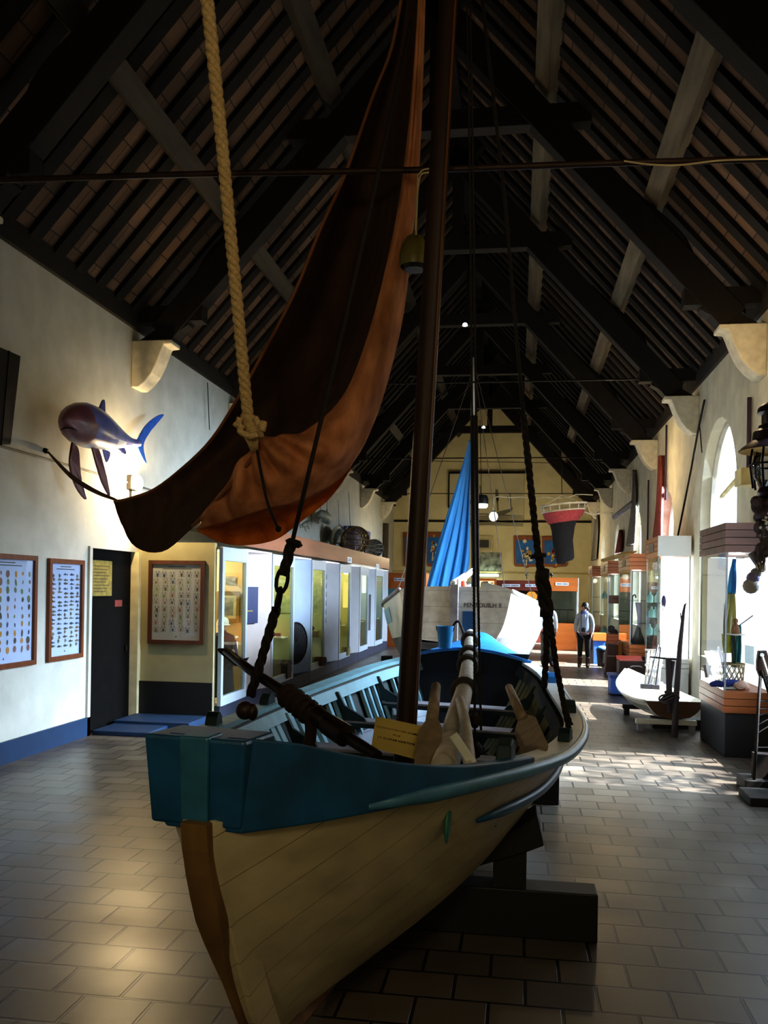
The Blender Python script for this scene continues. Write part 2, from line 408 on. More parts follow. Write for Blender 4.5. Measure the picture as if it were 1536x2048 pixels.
for k in range(9):m.box(XL-.052,XL-.05,10.68,11.12-.05*(k%3),2.17-k*.042,2.18-k*.042)
m.build('print',M('notice_ink','3A3216',.8),p)
tag(MB().box(XL-.06,XL-.05,11.3,11.52,1.63,1.72).build('door_label',M('red_label','6B1E12',.6)),'small dull red label stuck on the dark door','label')
tag(MB().box(XL+.03,-4.3,11.15,11.86,0,.1).box(XL+.03,-4.6,10.55,11.86,0,.06).build('step',m_blue,bevel=.01),'low blue painted step on the floor before the dark door','step')
# partition between door and show cases, with dark foot
struct(MB().box(XL,-4.25,11.9,12.0,.0,2.55).build('wall_partition',M('partition_paint','8E8868',.85,0,.1,4)))
struct(MB().box(XL,-4.25,11.87,11.9,0,.56).build('baseboard_partition',m_black))
# wall cable along left wall
tag(MB().tube([(XL+.02,Y0,3.36),(XL+.02,9.5,3.37),(XL+.02,11.3,3.36),(XL+.02,12.3,3.34)],.012,6).build('wall_cable',M('cable_grey','6B6660',.6)),'thin grey cable run along the left wall under the shark','cable')
# ================================================================ fishing boat in the foreground
class Hull:
    """stations along local y; s.p(u,t,side) with t 0 keel .. 1 gunwale"""
    def __init__(s,B,zg,zk,ex,yb,ye,rb,re):s.B,s.zg,s.zk,s.ex=[tab(q,None) for q in(B,zg,zk,ex)];s.yb,s.ye,s.rb,s.re=yb,ye,rb,re;s.L=ye-yb
    def p(s,y,t,side,off=0,dz=0):
        u=(y-s.yb)/s.L;tt=min(max(t,0),1)
        a=s.yb+s.rb*(1-tt)**1.4;b=s.ye-s.re*(1-tt)**1.4
        k=s.zk(y);return V((side*(s.B(y)*max(t,0)**s.ex(y)+off),a+u*(b-a),k+(s.zg(y)-k)*t+dz))
    def ys(s,n,a=None,b=None):
        a=s.yb if a is None else a;b=s.ye if b is None else b
        return [a+(b-a)*i/n for i in range(n+1)]
BANG=-math.atan(.083)
boat=thing('fishing_boat','large open wooden fishing boat with cream hull and dark blue bow band, nearest the camera','boat',(-.975,2.8,0),(0,.02,BANG))
hb=Hull([(-.2,.05),(.1,.26),(.7,.565),(1.5,.86),(2.4,1.04),(3.4,1.09),(4.4,.94),(5.4,.765),(6.4,.39),(7.1,.05)],
        [(-.2,1.215),(.7,1.17),(1.5,1.125),(2.4,1.065),(3.4,1.06),(4.4,1.13),(5.4,1.195),(6.4,1.275),(7.1,1.38)],
        [(-.2,.16),(.7,.08),(1.5,.06),(3,.05),(4.4,.06),(5.4,.12),(6.4,.22),(7.1,.4)],
        [(-.2,1.0),(.7,.64),(1.5,.5),(2.4,.47),(3.4,.46),(4.4,.46),(5.4,.56),(6.4,.8),(7.1,1)],-.2,7.1,.62,.7)
m_cream=planks('cream_hull_paint','BDB396','6A6048','Z',.21,.45,.018,-.5)
m_teal=M('teal_blue_paint','0F4A74',.38,0,.3,7,.08)
m_tealD=M('dark_teal_paint','0C2A30',.6,0,.3,5)
m_rail=M('rail_paint','3F7392',.33,0,.25,9,.05)
m_white=M('white_paint','D6D9D4',.45,0,.1,8,.05)
m_lblue=M('light_blue_paint','86B4C4',.5,0,.12,8,.05)
m_grey=M('worn_grey_paint','8D8A92',.6,0,.25,7,.08)
m_stem=wood('stem_wood','6E5432',.6,.35,'z')
m_inwd=M('inner_wood','4A3A2C',.8,0,.4,5,.1)
NT=12;TS=[(i/NT) for i in range(NT+1)]
YS=hb.ys(44)
def skin(h,ys,ts,off,th,nm,mat,par,mi=0):
    m=MB()
    for sd in(-1,1):m.sheet([[h.p(y,t,sd,off) for t in ts] for y in ys],th*sd)
    return m.build(nm,mat,par,local=True,smooth=True)
skin(hb,YS,TS,0,-.022,'hull_planking',m_cream,boat)
skin(hb,hb.ys(40,.15,6.9),[.08+.9*i/10 for i in range(11)],-.045,.004,'inner_planking',m_tealD,boat)
# gunwale cap rail each side, rubbing strakes
def rail(h,ys,t,off,dz,r,nm,mat,par,sd,sq=1):
    n=len(ys);rs=[r*min(1,.35+min(i,n-1-i)*.35) for i in range(n)]
    return MB().tube([h.p(y,t,sd,off,dz) for y in ys],rs,8,sq=sq).build(nm,mat,par,local=True,smooth='all')
for sd in(-1,1):
    ys=hb.ys(40,.35 if sd>0 else .75,7.0)
    m=MB();A=[[hb.p(y,1,sd,.035,.0),hb.p(y,1,sd,.035,.03),hb.p(y,1,sd,-.085,.03),hb.p(y,1,sd,-.085,0)] for y in ys]
    m.grid(A,closed=True);m.poly(A[0]);m.poly(A[-1]);m.build('gunwale',m_white if sd>0 else m_lblue,boat,local=True)  # right cap is white for the bright light falling on it
    rail(hb,hb.ys(40,.3 if sd>0 else 1.0,6.9),1,.045,-.01,.034,'rubbing_strake',m_rail,boat,sd)
    rail(hb,hb.ys(30,1.2,5.6),.79,.02,.0,.022,'rubbing_strake',m_teal,boat,sd,1.3)
    # raised bulwark at the bow
    bh=tab([(-.2,.27),(.0,.24),(.15,.2),(.5,.125),(.9,.075),(1.6,.05)],None);ys=hb.ys(20,-.16,1.55);th=.07
    rows=[]
    for y in ys:
        fl=.05
        rows.append([hb.p(y,1,sd,fl,-.035),hb.p(y,1,sd,fl,bh(y)),hb.p(y,1,sd,fl-th,bh(y)),hb.p(y,1,sd,fl-th,-.035)])
    m=MB();m.grid(rows,closed=True);m.poly(rows[0]);m.poly(rows[-1]);m.build('bow_bulwark',m_teal,boat,local=True,bevel=.008)
# bow block: solid timber head with the stem post through it
m=MB();w1,w0=.172,.152
m.hexa([(x-.025,y,z) for x,y,z in[(-w0,-.17,1.19),(w0,-.17,1.19),(w0+.02,.06,1.19),(-w0-.02,.06,1.19),(-w1,-.2,1.475),(w1,-.2,1.475),(w1,.06,1.465),(-w1,.06,1.465)]])
m.build('bow_transom',m_teal,boat,local=True,bevel=.012)
m=MB();m.hexa([(x-.025,y,z) for x,y,z in[(-.04,-.19,1.19),(.05,-.19,1.19),(.05,-.1,1.19),(-.04,-.1,1.19),(-.045,-.215,1.48),(.055,-.215,1.48),(.055,-.1,1.48),(-.045,-.1,1.48)]])
m.build('stem_head',M('stem_head_sheen','2B6485',.35,0,.3,9),boat,local=True,bevel=.008)  # lighter blue: the reflection on the stem head put into the colour
# stem post below, tapering and raking aft, cut by a knuckle
P=[]
for i in range(13):
    t=1.0-i/12;q=hb.p(-.2,t,1);P.append((q.y,q.z))
m=MB();rows=[]
for i,(y,z) in enumerate(P):
    k=i/12;wf=.046 if k<.35 else max(.011,.046-.14*(k-.35));d=.03
    rows.append([V((-wf,y-d,z)),V((wf*.9,y-d,z)),V((wf,y-d+.05,z)),V((wf,y+.16,z)),V((-wf,y+.16,z)),V((-wf,y-d+.05,z))])
m.grid(rows,closed=True);m.poly(rows[0]);m.poly(rows[-1]);m.build('stem_post',[m_stem],boat,local=True)
m=MB();rows=[]
for i,(y,z) in enumerate(P):rows.append([V((sx*(.058-.02*i/12),y+.02,z)) for sx in(-1,1)]+[V((sx*(.092-.03*i/12),y+.13,z)) for sx in(1,-1)])
m.grid(rows,closed=True);m.poly(rows[0]);m.poly(rows[-1]);m.build('stem_apron',m_cream,boat,local=True)
MB().tube([(0,.5,.13),(0,1.5,.05),(0,4,.045),(0,6,.13),(0,6.5,.25)],.045,6).build('keel',m_stem,boat,local=True)
# lens shaped boss on the bow
q=hb.p(.93,.84,1,.006);m=MB();m.ell(q,.014,.045,.1,12,rot=Matrix.Rotation(-.35,3,'X'));m.build('hawse_plate',M('green_teal','2A6E62',.4),boat,local=True,smooth='all')
# ribs (light bars above the riser), inwale
m_ribR=M('rib_olive','84866E',.7,0,.2,7);m_sR=M('dark_inner_strake','2A2A26',.8,0,.3,6)
for sd in(-1,1):
    yy=.75;k=0
    while yy<5.9:
        k+=1
        if k%5!=0:
            P=[hb.p(yy,t,sd,-.075) for t in((.60,.7,.8,.9,.97) if sd<0 else (.3,.4,.5,.6,.7,.8,.9,.97))]
            m=MB()
            for a,b in zip(P,P[1:]):m.bar(a,b,.075,.03,up=(sd,0,0))
            m.build('rib',m_lblue if sd<0 else m_ribR,boat,local=True)
        yy+=.125 if k%5!=4 else .16
    m=MB();ys=hb.ys(36,.6,6.2);m.sheet([[hb.p(y,t,sd,-.085) for t in(.9,.98)] for y in ys],-.03*sd);m.build('inwale',m_lblue if sd<0 else m_sR,boat,local=True)
    if sd>0:continue
    m=MB();m.sheet([[hb.p(y,t,sd,-.07) for t in(.3,.4,.5,.62)] for y in ys],-.02*sd);m.build('ceiling_strake',m_sR if sd>0 else planks('inner_strake','8E9AAA','2A3038','Z',.12,.6),boat,local=True)
# floor boards
m=MB();ys=hb.ys(24,.9,6.2)
for sd in(-1,1):m.sheet([[hb.p(y,t,sd,-.06) for t in(.02,.1,.2,.3)] for y in ys],-.02*sd)
m.build('bottom_boards',m_inwd,boat,local=True)
# thwarts with knees
for y in(1.75,2.5,3.35,4.25,5.1):
    z=hb.zg(y)-.27;b=hb.B(y)*((z-hb.zk(y))/(hb.zg(y)-hb.zk(y)))**hb.ex(y)-.06
    th=MB().box(-b,b,y-.11,y+.11,z-.05,z).build('thwart',[m_tealD],boat,local=True,bevel=.006)
    MB().box(-b,b,y-.118,y-.112,z-.012,z+.003).box(-b,b,y-.1,y+.1,z+.0,z+.004).build('thwart_edge',m_grey,th,local=True)
    for sd in(-1,1):
        g=hb.p(y,.96,sd,-.09);m=MB();m.prism([V((g.x,y-.1,g.z)),V((g.x-sd*.03,y-.1,g.z)),V((g.x-sd*.09,y-.1,z+.12)),V((g.x-sd*.26,y-.1,z+.03)),V((g.x-sd*.28,y-.1,z)),V((sd*b,y-.1,z))],(0,.035,0))
        m.build('knee',m_tealD,boat,local=True)
# stern deck, blue, over a dark bulkhead
ys=hb.ys(14,5.85,7.08);rows=[]
for y in ys:
    a=hb.p(y,1,-1,.0,.05);b=hb.p(y,1,1,.0,.05);rows.append([a.lerp(b,i/10)+V((0,0,.10*math.sin(PI*i/10)*(1 if y<6.9 else .3))) for i in range(11)])
m=MB();m.sheet(rows,.03);m.build('stern_deck',M('bright_blue_deck','2E7BC4',.4,0,.12,5),boat,local=True,smooth=True)
y=5.88;P=[hb.p(y,t,-1,-.03) for t in(1.1,.9,.75,.6,.4,.2)]+[hb.p(y,t,1,-.05) for t in(.2,.4,.6,.75,.9,1.1)]
MB().prism(P,(0,.03,0)).build('bulkhead',M('bulkhead_dark','10141C',.8),boat,local=True)
# chocks / fairleads on the gunwale
def chock(y,sd,l=.16,mat=m_tealD,nm='fairlead'):
    c=hb.p(y,1,sd,-.02,.03);d=(hb.p(y+.05,1,sd)-hb.p(y-.05,1,sd)).normalized();n=V((d.y,-d.x,0)).normalized()
    m=MB();L=l/2
    pr=[(-L,0),(-L*.7,.05),(-L*.2,.075),(L*.2,.075),(L*.7,.05),(L,0)]
    m.prism([c+d*a+V((0,0,b))-n*.035 for a,b in pr],n*.07);return m.build(nm,mat,boat,local=True,bevel=.006)
for y in(.95,2.05,3.2):chock(y,-1)
chock(.25,-1,.3,m_tealD)
chock(2.55,1);chock(3.75,1,.2);chock(4.9,1,.2,M('bright_blue_deck'))
# block closing the starboard bulwark
c=hb.p(1.45,1,1);m=MB();m.prism([c+V((-.02,-.12,.0)),c+V((-.02,-.1,.12)),c+V((-.02,0,.14)),c+V((-.02,.1,.11)),c+V((-.02,.18,.02))],(-.07,0,0));m.build('bulwark_knee',m_tealD,boat,local=True,bevel=.008)
# rudder head and tiller fitting by the stern
# ================================================================ cradles
def cradle(Y,xr,xl,label,arm=True):
    c=thing('boat_cradle',label,'boat cradle',((xr+xl)/2,Y,0),group='boat cradles')
    MB().box(xl,xr,Y,Y+.2,.0,.27).build('base_beam',m_black,c,bevel=.008)
    xm=(xl+xr)/2
    for s in(1,-1):
        f=lambda x:xm+s*(x-xm) if s<0 else x
        a,b=sorted((f(xr-.58),f(xr-.394)))
        dz=.06 if s<0 else 0
        MB().box(a,b,Y+.02,Y+.18,.27,.5+dz).build('post',m_black,c)
        pts=[(-.34,.695),(-.3,.53),(-.39,.49),(-.75,.36),(-.75,.42)]
        m=MB();m.prism([(f(xr+x),Y-.02,z+dz) for x,z in pts],(0,.28,0));m.build('chock',m_black,c,bevel=.006)
    return c
q=AZ(1195,1888);cradle(q.y,q.x,-1.74,'black timber cradle under the near half of the cream boat')
q=AZ(1118,1612);cradle(q.y+.02,q.x,-1.5,'black timber cradle under the far half of the cream boat')
# ================================================================ mast, spar, rigging
m_mast=wood('mast_wood','2E1C12',.5,.4,'z',.1,8)
a=AY(813,1442,5.12);b=AY(897,0,5.0);d=(b-a);p=a-d*(.62/d.z);q=a+d*(5.2/d.z)
t=thing('mast','tall dark varnished wooden mast stepped in the cream boat','mast',p)
MB().tube([p,a.lerp(b,.5),q],[.064,.058,.052],16).build('pole',m_mast,t,smooth=True)
MB().tube([p+(a-p)*.2+V((.045,-.03,0)),a.lerp(b,.5)+V((.045,-.03,0)),q+V((.04,-.03,0))],.009,6).build('lit_edge',wood('lit_edge_wood','6B4424',.4,.3,'z'),t)  # lighter strip down the right, stands for the lit edge of the mast
t=thing('cross_spar','long thin dark horizontal spar lashed across behind the mast','spar',AY(845,340,5.27))
P=[AY(x,y,5.27) for x,y in((-60,362),(400,348),(845,340),(1200,327),(1600,316))]
MB().tube(P,.02,8).build('pole',m_mast,t,smooth='all')
MB().tube(spline([AY(x,y,5.24) for x,y in((1248,322),(1300,329),(1360,330),(1440,321),(1540,318))]),.005,5).build('lashing',M('pale_cord','C9B98F',.8),t)
MB().tube(spline([AY(x,y,5.22) for x,y in((835,352),(846,340),(860,338),(858,344),(842,350),(836,380),(834,420),(832,470))]),.005,5).build('lashing',M('pale_cord'),t)
m_tar=M('tarred_rope','1C1510',.8,0,.35,40,.4)
m_rope=M('pale_manila_rope','CDB284',.9,0,.25,60,.3)
# heavy laid rope down to the sail
P=spline([AY(408,-60,4.35),AY(440,250,4.6),AY(470,560,4.85),AY(492,790,5.05),AY(497,838,5.08)],6)
t=thing('hoisting_rope','thick pale laid rope coming down to the knot on the brown sail','rope',P[-1])
rope(P,.036,3,.15,6,10).build('rope',m_rope,t,smooth='all')
m=MB()
for k in range(4):
    c=AY(500+3*k,838+9*k,5.06);m.lathe([(.05,-.02),(.062,0),(.05,.02)],c,12,ax=(.3,.2,1))
for pts in(((480,835),(476,850),(470,846)),((510,835),(520,850),(528,845),(524,862)),((486,850),(480,862),(500,872),(515,868))):
    m.tube(spline([AY(x,y,5.0) for x,y in pts],4),.02,6)
m.build('knot',m_rope,t,smooth='all')
m=MB()
for dx in(-14,-3,8,15):m.tube([AY(500+dx,862,5.05),AY(505+dx*.5,885,5.1),AY(510+dx*.2,905,5.15)],.013,6)
m.build('tails',m_rope,t,smooth='all')
# brail lines
t=thing('brail_line','thin dark brailing line hanging below the sail knot','line',AY(516,905,5.1))
MB().tube(spline([AY(x,y,5.12) for x,y in((514,900),(523,950),(535,1005),(556,1057))],5),.009,6).build('line',m_tar,t)
MB().ell(AY(557,1058,5.12),.02,.02,.02,8).build('toggle',m_tar,t,smooth='all')
t=thing('clew_rope','thin brown rope pair tying the left tip of the sail to the wall','rope',AX(98,905,XL))
for k in(0,1):
    MB().tube(spline([AX(96,904,XL+.02),AY(140,948+5*k,7.9),AY(185,978+4*k,7.2),AY(232,1000,6.55)],6),.012,6).build('strand',M('brown_cord','5B3A22',.8),t)
MB().tube([AX(88,900,XL),AX(96,904,XL+.05)],.03,8).build('wall_hook',m_iron,t)
# shrouds
def shroud(nm,label,segs):
    t=thing(nm,label,'rigging',segs[0][1][0]);
    for part,pts,r,kind in segs:
        if kind=='rope':rope(pts,r,3,r*7,5,8).build(part,m_tar,t,smooth='all')
        elif kind=='tube':MB().tube(pts,r,8).build(part,m_tar,t,smooth='all')
        elif kind=='chain':
            m=MB();n=max(2,int((pts[-1]-pts[0]).length/(r*3.4)));d=(pts[-1]-pts[0])/n
            for i in range(n):
                c=pts[0]+d*(i+.5);u=d.normalized();s=V((1,0,0)) if i%2 else V((0,1,0));s=(s-u*s.dot(u)).normalized()
                m.tube([c+u*d.length*.62*math.cos(2*PI*k/12)+s*r*math.sin(2*PI*k/12) for k in range(12)],r*.36,6,closed=True)
            m.build(part,m_iron,t,smooth='all')
    return t
a=lambda x,y:AY(x,y,4.45)
t=shroud('shroud','dark tarred shroud with chain links, left of the mast',[
 ('lower_rope',[a(500,1392),a(520,1330),a(553,1215)],.027,'rope'),
 ('chain',[a(553,1222),a(568,1140)],.03,'chain'),
 ('upper_rope',[a(567,1150),a(583,1085)],.03,'rope'),
 ('wire',[a(583,1090),a(640,850),a(690,640),a(760,330),AY(822,40,4.9)],.012,'tube')])
m=MB();m.ell(a(490,1421),.05,.04,.05,14);m.build('deadeye',M('deadeye_wood','2A1712',.5,0,.3,10),t,smooth=True)
m=MB();m.ell(a(505,1424),.03,.03,.045,14);m.build('deadeye',M('deadeye_wood'),t,smooth=True)
m=MB();m.lathe([(.03,-.02),(.05,0),(.03,.02)],a(588,1086),10,ax=(.3,0,1));m.build('collar',m_tar,t)
a=lambda x,y:AY(x,y,5.35)
shroud('shroud','dark tarred shroud with thick lashing, right of the mast',[
 ('lanyard',[a(1091,1225),a(1093,1300),a(1088,1375)],.02,'rope'),
 ('lanyard',[a(1098,1225),a(1112,1330),a(1140,1468)],.019,'rope'),
 ('lanyard',[a(1112,1340),a(1124,1400),a(1143,1450)],.012,'rope'),
 ('lashing',[a(1094,1232),a(1089,1190),a(1083,1140)],.045,'rope'),
 ('lashing',[a(1083,1150),a(1076,1105)],.026,'rope'),
 ('collar',[a(1077,1116),a(1076,1108)],.05,'tube'),
 ('upper_rope',[a(1076,1110),a(1060,960),a(1047,830)],.022,'rope'),
 ('wire',[a(1047,830),a(1030,640),a(1010,400),AY(960,-40,5.1)],.011,'tube')])
for x0,x1,x2,lb in((950,948,938,'left of the two thin dark halyards beside the mast'),(962,956,944,'right of the two thin dark halyards beside the mast')):
    t=thing('halyard',lb,'rope',AY(x0,1495,5.0),group='halyards')
    P=[AY(x0,1500 if x0==950 else 1460,5.0),AY(x1,1180,5.0),AY(x1-3,900,5.0),AY(x2,200,5.0),AY(x2-5,-40,5.0)]
    rope(P[:3],.0075,3,.06,5,8).build('rope',m_tar,t,smooth='all')
    MB().tube(P[2:],.006,6).build('upper_line',m_tar,t,smooth='all')
for x,y,l in((950,1440,'upper'),(953,1500,'lower')):
    t=thing('pulley_block','small dark wooden pulley block on the left halyard, %s of the two'%l,'pulley block',AY(x,y,5.0),group='pulley blocks')
    MB().ell(AY(x,y,4.99),.03,.02,.05,12).build('shell',M('deadeye_wood'),t,smooth='all')
    MB().tube([AY(x,y-9,4.965),AY(x,y+9,4.965)],.012,6).build('strop',m_tar,t)
# ================================================================ brown sail
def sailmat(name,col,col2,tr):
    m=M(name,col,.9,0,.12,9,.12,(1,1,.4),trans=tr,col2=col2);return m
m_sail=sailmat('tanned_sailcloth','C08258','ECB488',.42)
m_sailShade=sailmat('tanned_sailcloth_shade','4A3428','5E4230',.12)  # same cloth coloured darker for the shade in the hollow
def cloth(rows,nu,nv,disp=None):
    """rows of (px,py,Y) control points -> dense smooth grid"""
    g=[[AY(*p) for p in r] for r in rows]
    g=[spline(r,nv) for r in g];cols=list(zip(*g));cols=[spline(c,nu) for c in cols];g=[list(r) for r in zip(*cols)]
    if disp:
        n=len(g);k=len(g[0])
        for i in range(n):
            for j in range(k):
                g[i][j]=g[i][j]+V((0,1,0))*disp(i/(n-1),j/(k-1))
    return g
sail=thing('lug_sail','brown tanned sail brailed up and sagging beside the tall mast','sail',AY(500,1000,5.6))
def row(l,r,yl,yr,bul=.35):
    x=lambda k:(l[0]+(r[0]-l[0])*k,l[1]+(r[1]-l[1])*k)
    return [(*l,yl),(*x(.33),(yl*2+yr)/3+bul),(*x(.67),(yl+yr*2)/3+bul),(*r,yr)]
B=[row((812,-60),(842,-60),5.6,5.5,.1),row((785,90),(836,120),5.65,5.5,.2),row((745,195),(822,240),5.7,5.52,.3),row((692,345),(806,370),5.75,5.54,.4),
   row((640,460),(782,520),5.8,5.56,.5),row((587,590),(748,660),5.85,5.6,.6),row((519,719),(690,800),5.9,5.55,.6),row((473,801),(600,890),6.0,5.5,.5),
   row((423,879),(512,930),6.1,5.5,.4),row((369,933),(450,1000),6.2,5.6,.28),row((309,979),(385,1055),6.3,5.8,.2),row((259,997),(322,1104),6.45,6.05,.12),row((229,1003),(262,1086),6.55,6.3,.05),row((228,1001),(230,1004),6.57,6.56,0)]
MB().sheet(cloth(B,5,6,lambda a,b:.012*math.sin(9*b+7*a)),.004).build('sail_belly',m_sailShade,sail,smooth='all')
def frow(l,r,yl,yr,bul=-.12):
    x=lambda k:(l[0]+(r[0]-l[0])*k,l[1]+(r[1]-l[1])*k)
    return [(*l,yl),(*x(.33),(yl*2+yr)/3+bul),(*x(.67),(yl+yr*2)/3+bul),(*r,yr)]
Fr=[frow((838,-60),(852,-60),5.48,5.5,-.02),frow((826,150),(845,150),5.48,5.5,-.03),frow((808,330),(838,330),5.48,5.52,-.05),frow((784,480),(823,480),5.46,5.55,-.08),
    frow((745,640),(804,640),5.42,5.6),frow((696,775),(769,780),5.38,5.6),frow((645,838),(738,868),5.34,5.58,-.16),frow((596,866),(702,930),5.3,5.55,-.18),
    frow((552,872),(655,975),5.25,5.5,-.16),frow((520,874),(590,1004),5.2,5.42,-.12),frow((508,885),(530,1018),5.2,5.4,-.1),frow((494,905),(470,1038),5.22,5.42,-.08),frow((462,950),(425,1050),5.3,5.5,-.05),frow((405,1035),(393,1060),5.5,5.6,-.02)]
def folds(a,b):
    up=max(0,1-a/.45);dn=max(0,min(1,(a-.42)/.12))
    return .022*up*math.sin(b*19+a*3)*(.3+a*2)+dn*.045*math.sin(a*62+b*3.5)*math.exp(-((b-.35)/.5)**2)+.006*math.sin(40*a+11*b)
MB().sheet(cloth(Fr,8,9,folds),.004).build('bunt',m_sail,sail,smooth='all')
D=[frow((393,1058),(397,1063),5.6,5.62,0),frow((440,1044),(438,1084),5.5,5.75,.05),frow((480,1034),(488,1091),5.46,5.8,.1),frow((532,1015),(548,1080),5.44,5.8,.12),
   frow((600,995),(600,1045),5.46,5.75,.1),frow((660,962),(655,1000),5.52,5.7,.06),frow((705,920),(703,938),5.56,5.62,0)]
MB().sheet(cloth(D,7,6,lambda a,b:.01*math.sin(a*20+b*4)),.004).build('lower_fold',sailmat('sail_lit_orange','C06A28','E49A48',.5),sail,smooth='all')  # same cloth, the warm light on this fold put in as orange
MB().tube([r for r in spline([AY(512,905,5.18),AY(470,960,5.25),AY(425,1010,5.4),AY(385,1052,5.6)],6)],.012,6).build('seam_rope',M('sail_bolt_rope','8A5A38',.8),sail,smooth='all')
P=spline([AY(x,y,Y+.0) for (x,y,Y) in [(r[0][0],r[0][1],r[0][2]) for r in B[:-1]]],4)
MB().tube(P,.012,6).build('bolt_rope',M('sail_bolt_rope'),sail,smooth='all')
t=thing('boat_lantern','small dull yellow dome lantern hanging between sail and mast','lantern',AY(830,505,5.3))
c=AY(829,534,5.33);k=5.33/1750*1.06
MB().lathe([(27*k,0),(29*k,8*k),(29*k,22*k),(25*k,42*k),(16*k,56*k),(6*k,62*k),(4*k,68*k)],c,20,cap=False).build('shade',M('old_yellow_enamel','6A6230',.4,0,.2,6),t,smooth=True)
MB().lathe([(20*k,-6*k),(24*k,3*k)],c,20).build('lens',M('lamp_dark_glass','15151A',.2),t)
MB().tube([c+V((0,0,66*k)),AY(836,355,5.3)],.004,5).build('cord',M('pale_cord'),t)
# ================================================================ gear lying in the boat
m_oar=wood('pale_oar_wood','8A7A66',.65,.3,'z',.2,10)
def oar(label,top,sh,tip,w,group='oars'):
    t=thing('oar',label,'oar',tip,group=group)
    MB().tube([top,sh],[.028,.034],10).build('loom',m_oar,t,smooth='all')
    d=(tip-sh).normalized();sd=d.cross(V((0,1,0))).normalized()
    l=(tip-sh).length;P=[(-.03,0),(.03,0),(w*.5,l*.22),(w*.5,l*.95),(w*.42,l),(-w*.42,l),(-w*.5,l*.95),(-w*.5,l*.22)]
    MB().prism([sh+sd*a+d*b for a,b in P],(0,.022,.006)).build('blade',m_oar,t,bevel=.004)
oar('pale wooden oar with blade down, beside the paper sign',AY(872,1372,5.0),AY(864,1440,4.6),AY(851,1545,4.2),.125)
oar('pale wooden oar leaning to the right side of the boat',AY(1018,1375,6.2),AY(1044,1436,5.4),AY(1075,1515,4.7),.155)
t=thing('white_spar','weathered white spar bound with rope rings, lying along the boat','spar',AY(930,1400,5.5))
P=spline([AY(941,1268,8.6),AY(937,1320,7.4),AY(928,1380,6.2),AY(912,1440,5.2),AY(887,1545,4.1)],6)
n=len(P);MB().tube(P,[.05+.022*i/n for i in range(n)],12).build('pole',wood('white_wood','B5B0A4',.6,.25,'z',.25,9),t,smooth='all')
for f in(.1,.22,.33,.52):
    c=P[int(f*(n-1))];d=P[int(f*(n-1))+1]-c
    m=MB()
    for e in range(3):m.lathe([(.07+.02*f,-.012),(.088+.02*f,0),(.07+.02*f,.012)],c+d.normalized()*.022*e,14,ax=d)
    m.build('rope_ring',M('dark_grey_rope','3A3532',.8),t,smooth='all')
P=spline([AY(920,1400,5.4),AY(931,1450,4.7),AY(940,1535,4.0)],6);MB().tube(P,.03,8).build('splinter_pole',wood('white_wood'),t,smooth='all')
P=spline([AY(898,1275,8.7),AY(908,1250,8.7),AY(915,1243,8.7),AY(921,1250,8.6),AY(935,1290,8.2),AY(941,1330,7.6)],6)
tag(MB().tube(P,.014,6).build('tiller_line',m_tar,smooth='all'),'black looped line standing on the blue stern deck','line')
tag(MB().bar(AY(907,1470,4.15),AY(946,1528,4.0),.042,.012,up=(0,-1,.3)).build('wooden_lath',m_white,bevel=.002),'short white slat lying slanted by the right bulwark','slat')
# dark sculling oar with forked end, across the port gunwale
m_dk=M('dark_varnish','1B1110',.28,0,.3,14,.05)
t=thing('steering_oar','dark varnished pole with forked crutch end resting over the left side','oar',AY(600,1400,4.3))
P=[AY(452,1302,4.7),AY(500,1340,4.55),AY(560,1380,4.4),AY(620,1420,4.25),AY(660,1452,4.1)]
MB().tube(P,[.022,.026,.03,.045,.05],12).build('shaft',m_dk,t,smooth='all')
MB().tube([AY(655,1448,4.1),AY(692,1472,4.0),AY(697,1476,4.0),AY(755,1512,3.85)],[.052,.055,.03,.026],12).build('handle',m_dk,t,smooth=True)
Y=4.72
m=MB();m.prism([AY(x,y,Y) for x,y in((433,1297),(462,1297),(466,1306),(476,1316),(484,1318),(494,1315),(486,1330),(470,1333),(452,1318),(436,1304))],(0,.05,0));m.build('crutch',m_dk,t,bevel=.006)
m=MB()
for i in range(14):
    f=i/13;c=AY(572+58*f,1388+46*f,4.36-.15*f);m.lathe([(.045,-.014),(.057+.012*math.sin(i*2.1),0),(.045,.014)],c,12,ax=AY(660,1452,4.1)-AY(500,1340,4.55))
m.tube(spline([AY(618,1432,4.2),AY(622,1460,4.2),AY(618,1490,4.2)],4),.03,8)
m.build('rope_wrap',M('brown_tarred','2B1A14',.85,0,.3,30,.3),t,smooth='all')
# paper sign
sp=[AY(752,1433,4.6),AY(843,1452,4.6),AY(836,1520,4.35),AY(742,1495,4.35)]
t=thing('card_sign','yellowed card sign with three lines of lettering leaning by the mast foot','sign',(sp[3]+sp[2])/2)
MB().prism(sp,(0,.008,0)).build('card',M('yellowed_card','BCA860',.8,0,.15,5),t)
xd=sp[1]-sp[0];yd=sp[0]-sp[3];c=(sp[0]+sp[1]+sp[2]+sp[3])/4;m_ink=M('ink_black','15120C',.8)
for s_,off,sz in(('LA DONATION DES ACIERS',.21,.018),('PLUS',.05,.018),('LA GUERRE MARITIME',-.11,.02)):
    text(s_,sz,m_ink,t,c+yd*off+V((0,-.006,0)),xd,yd,.001)
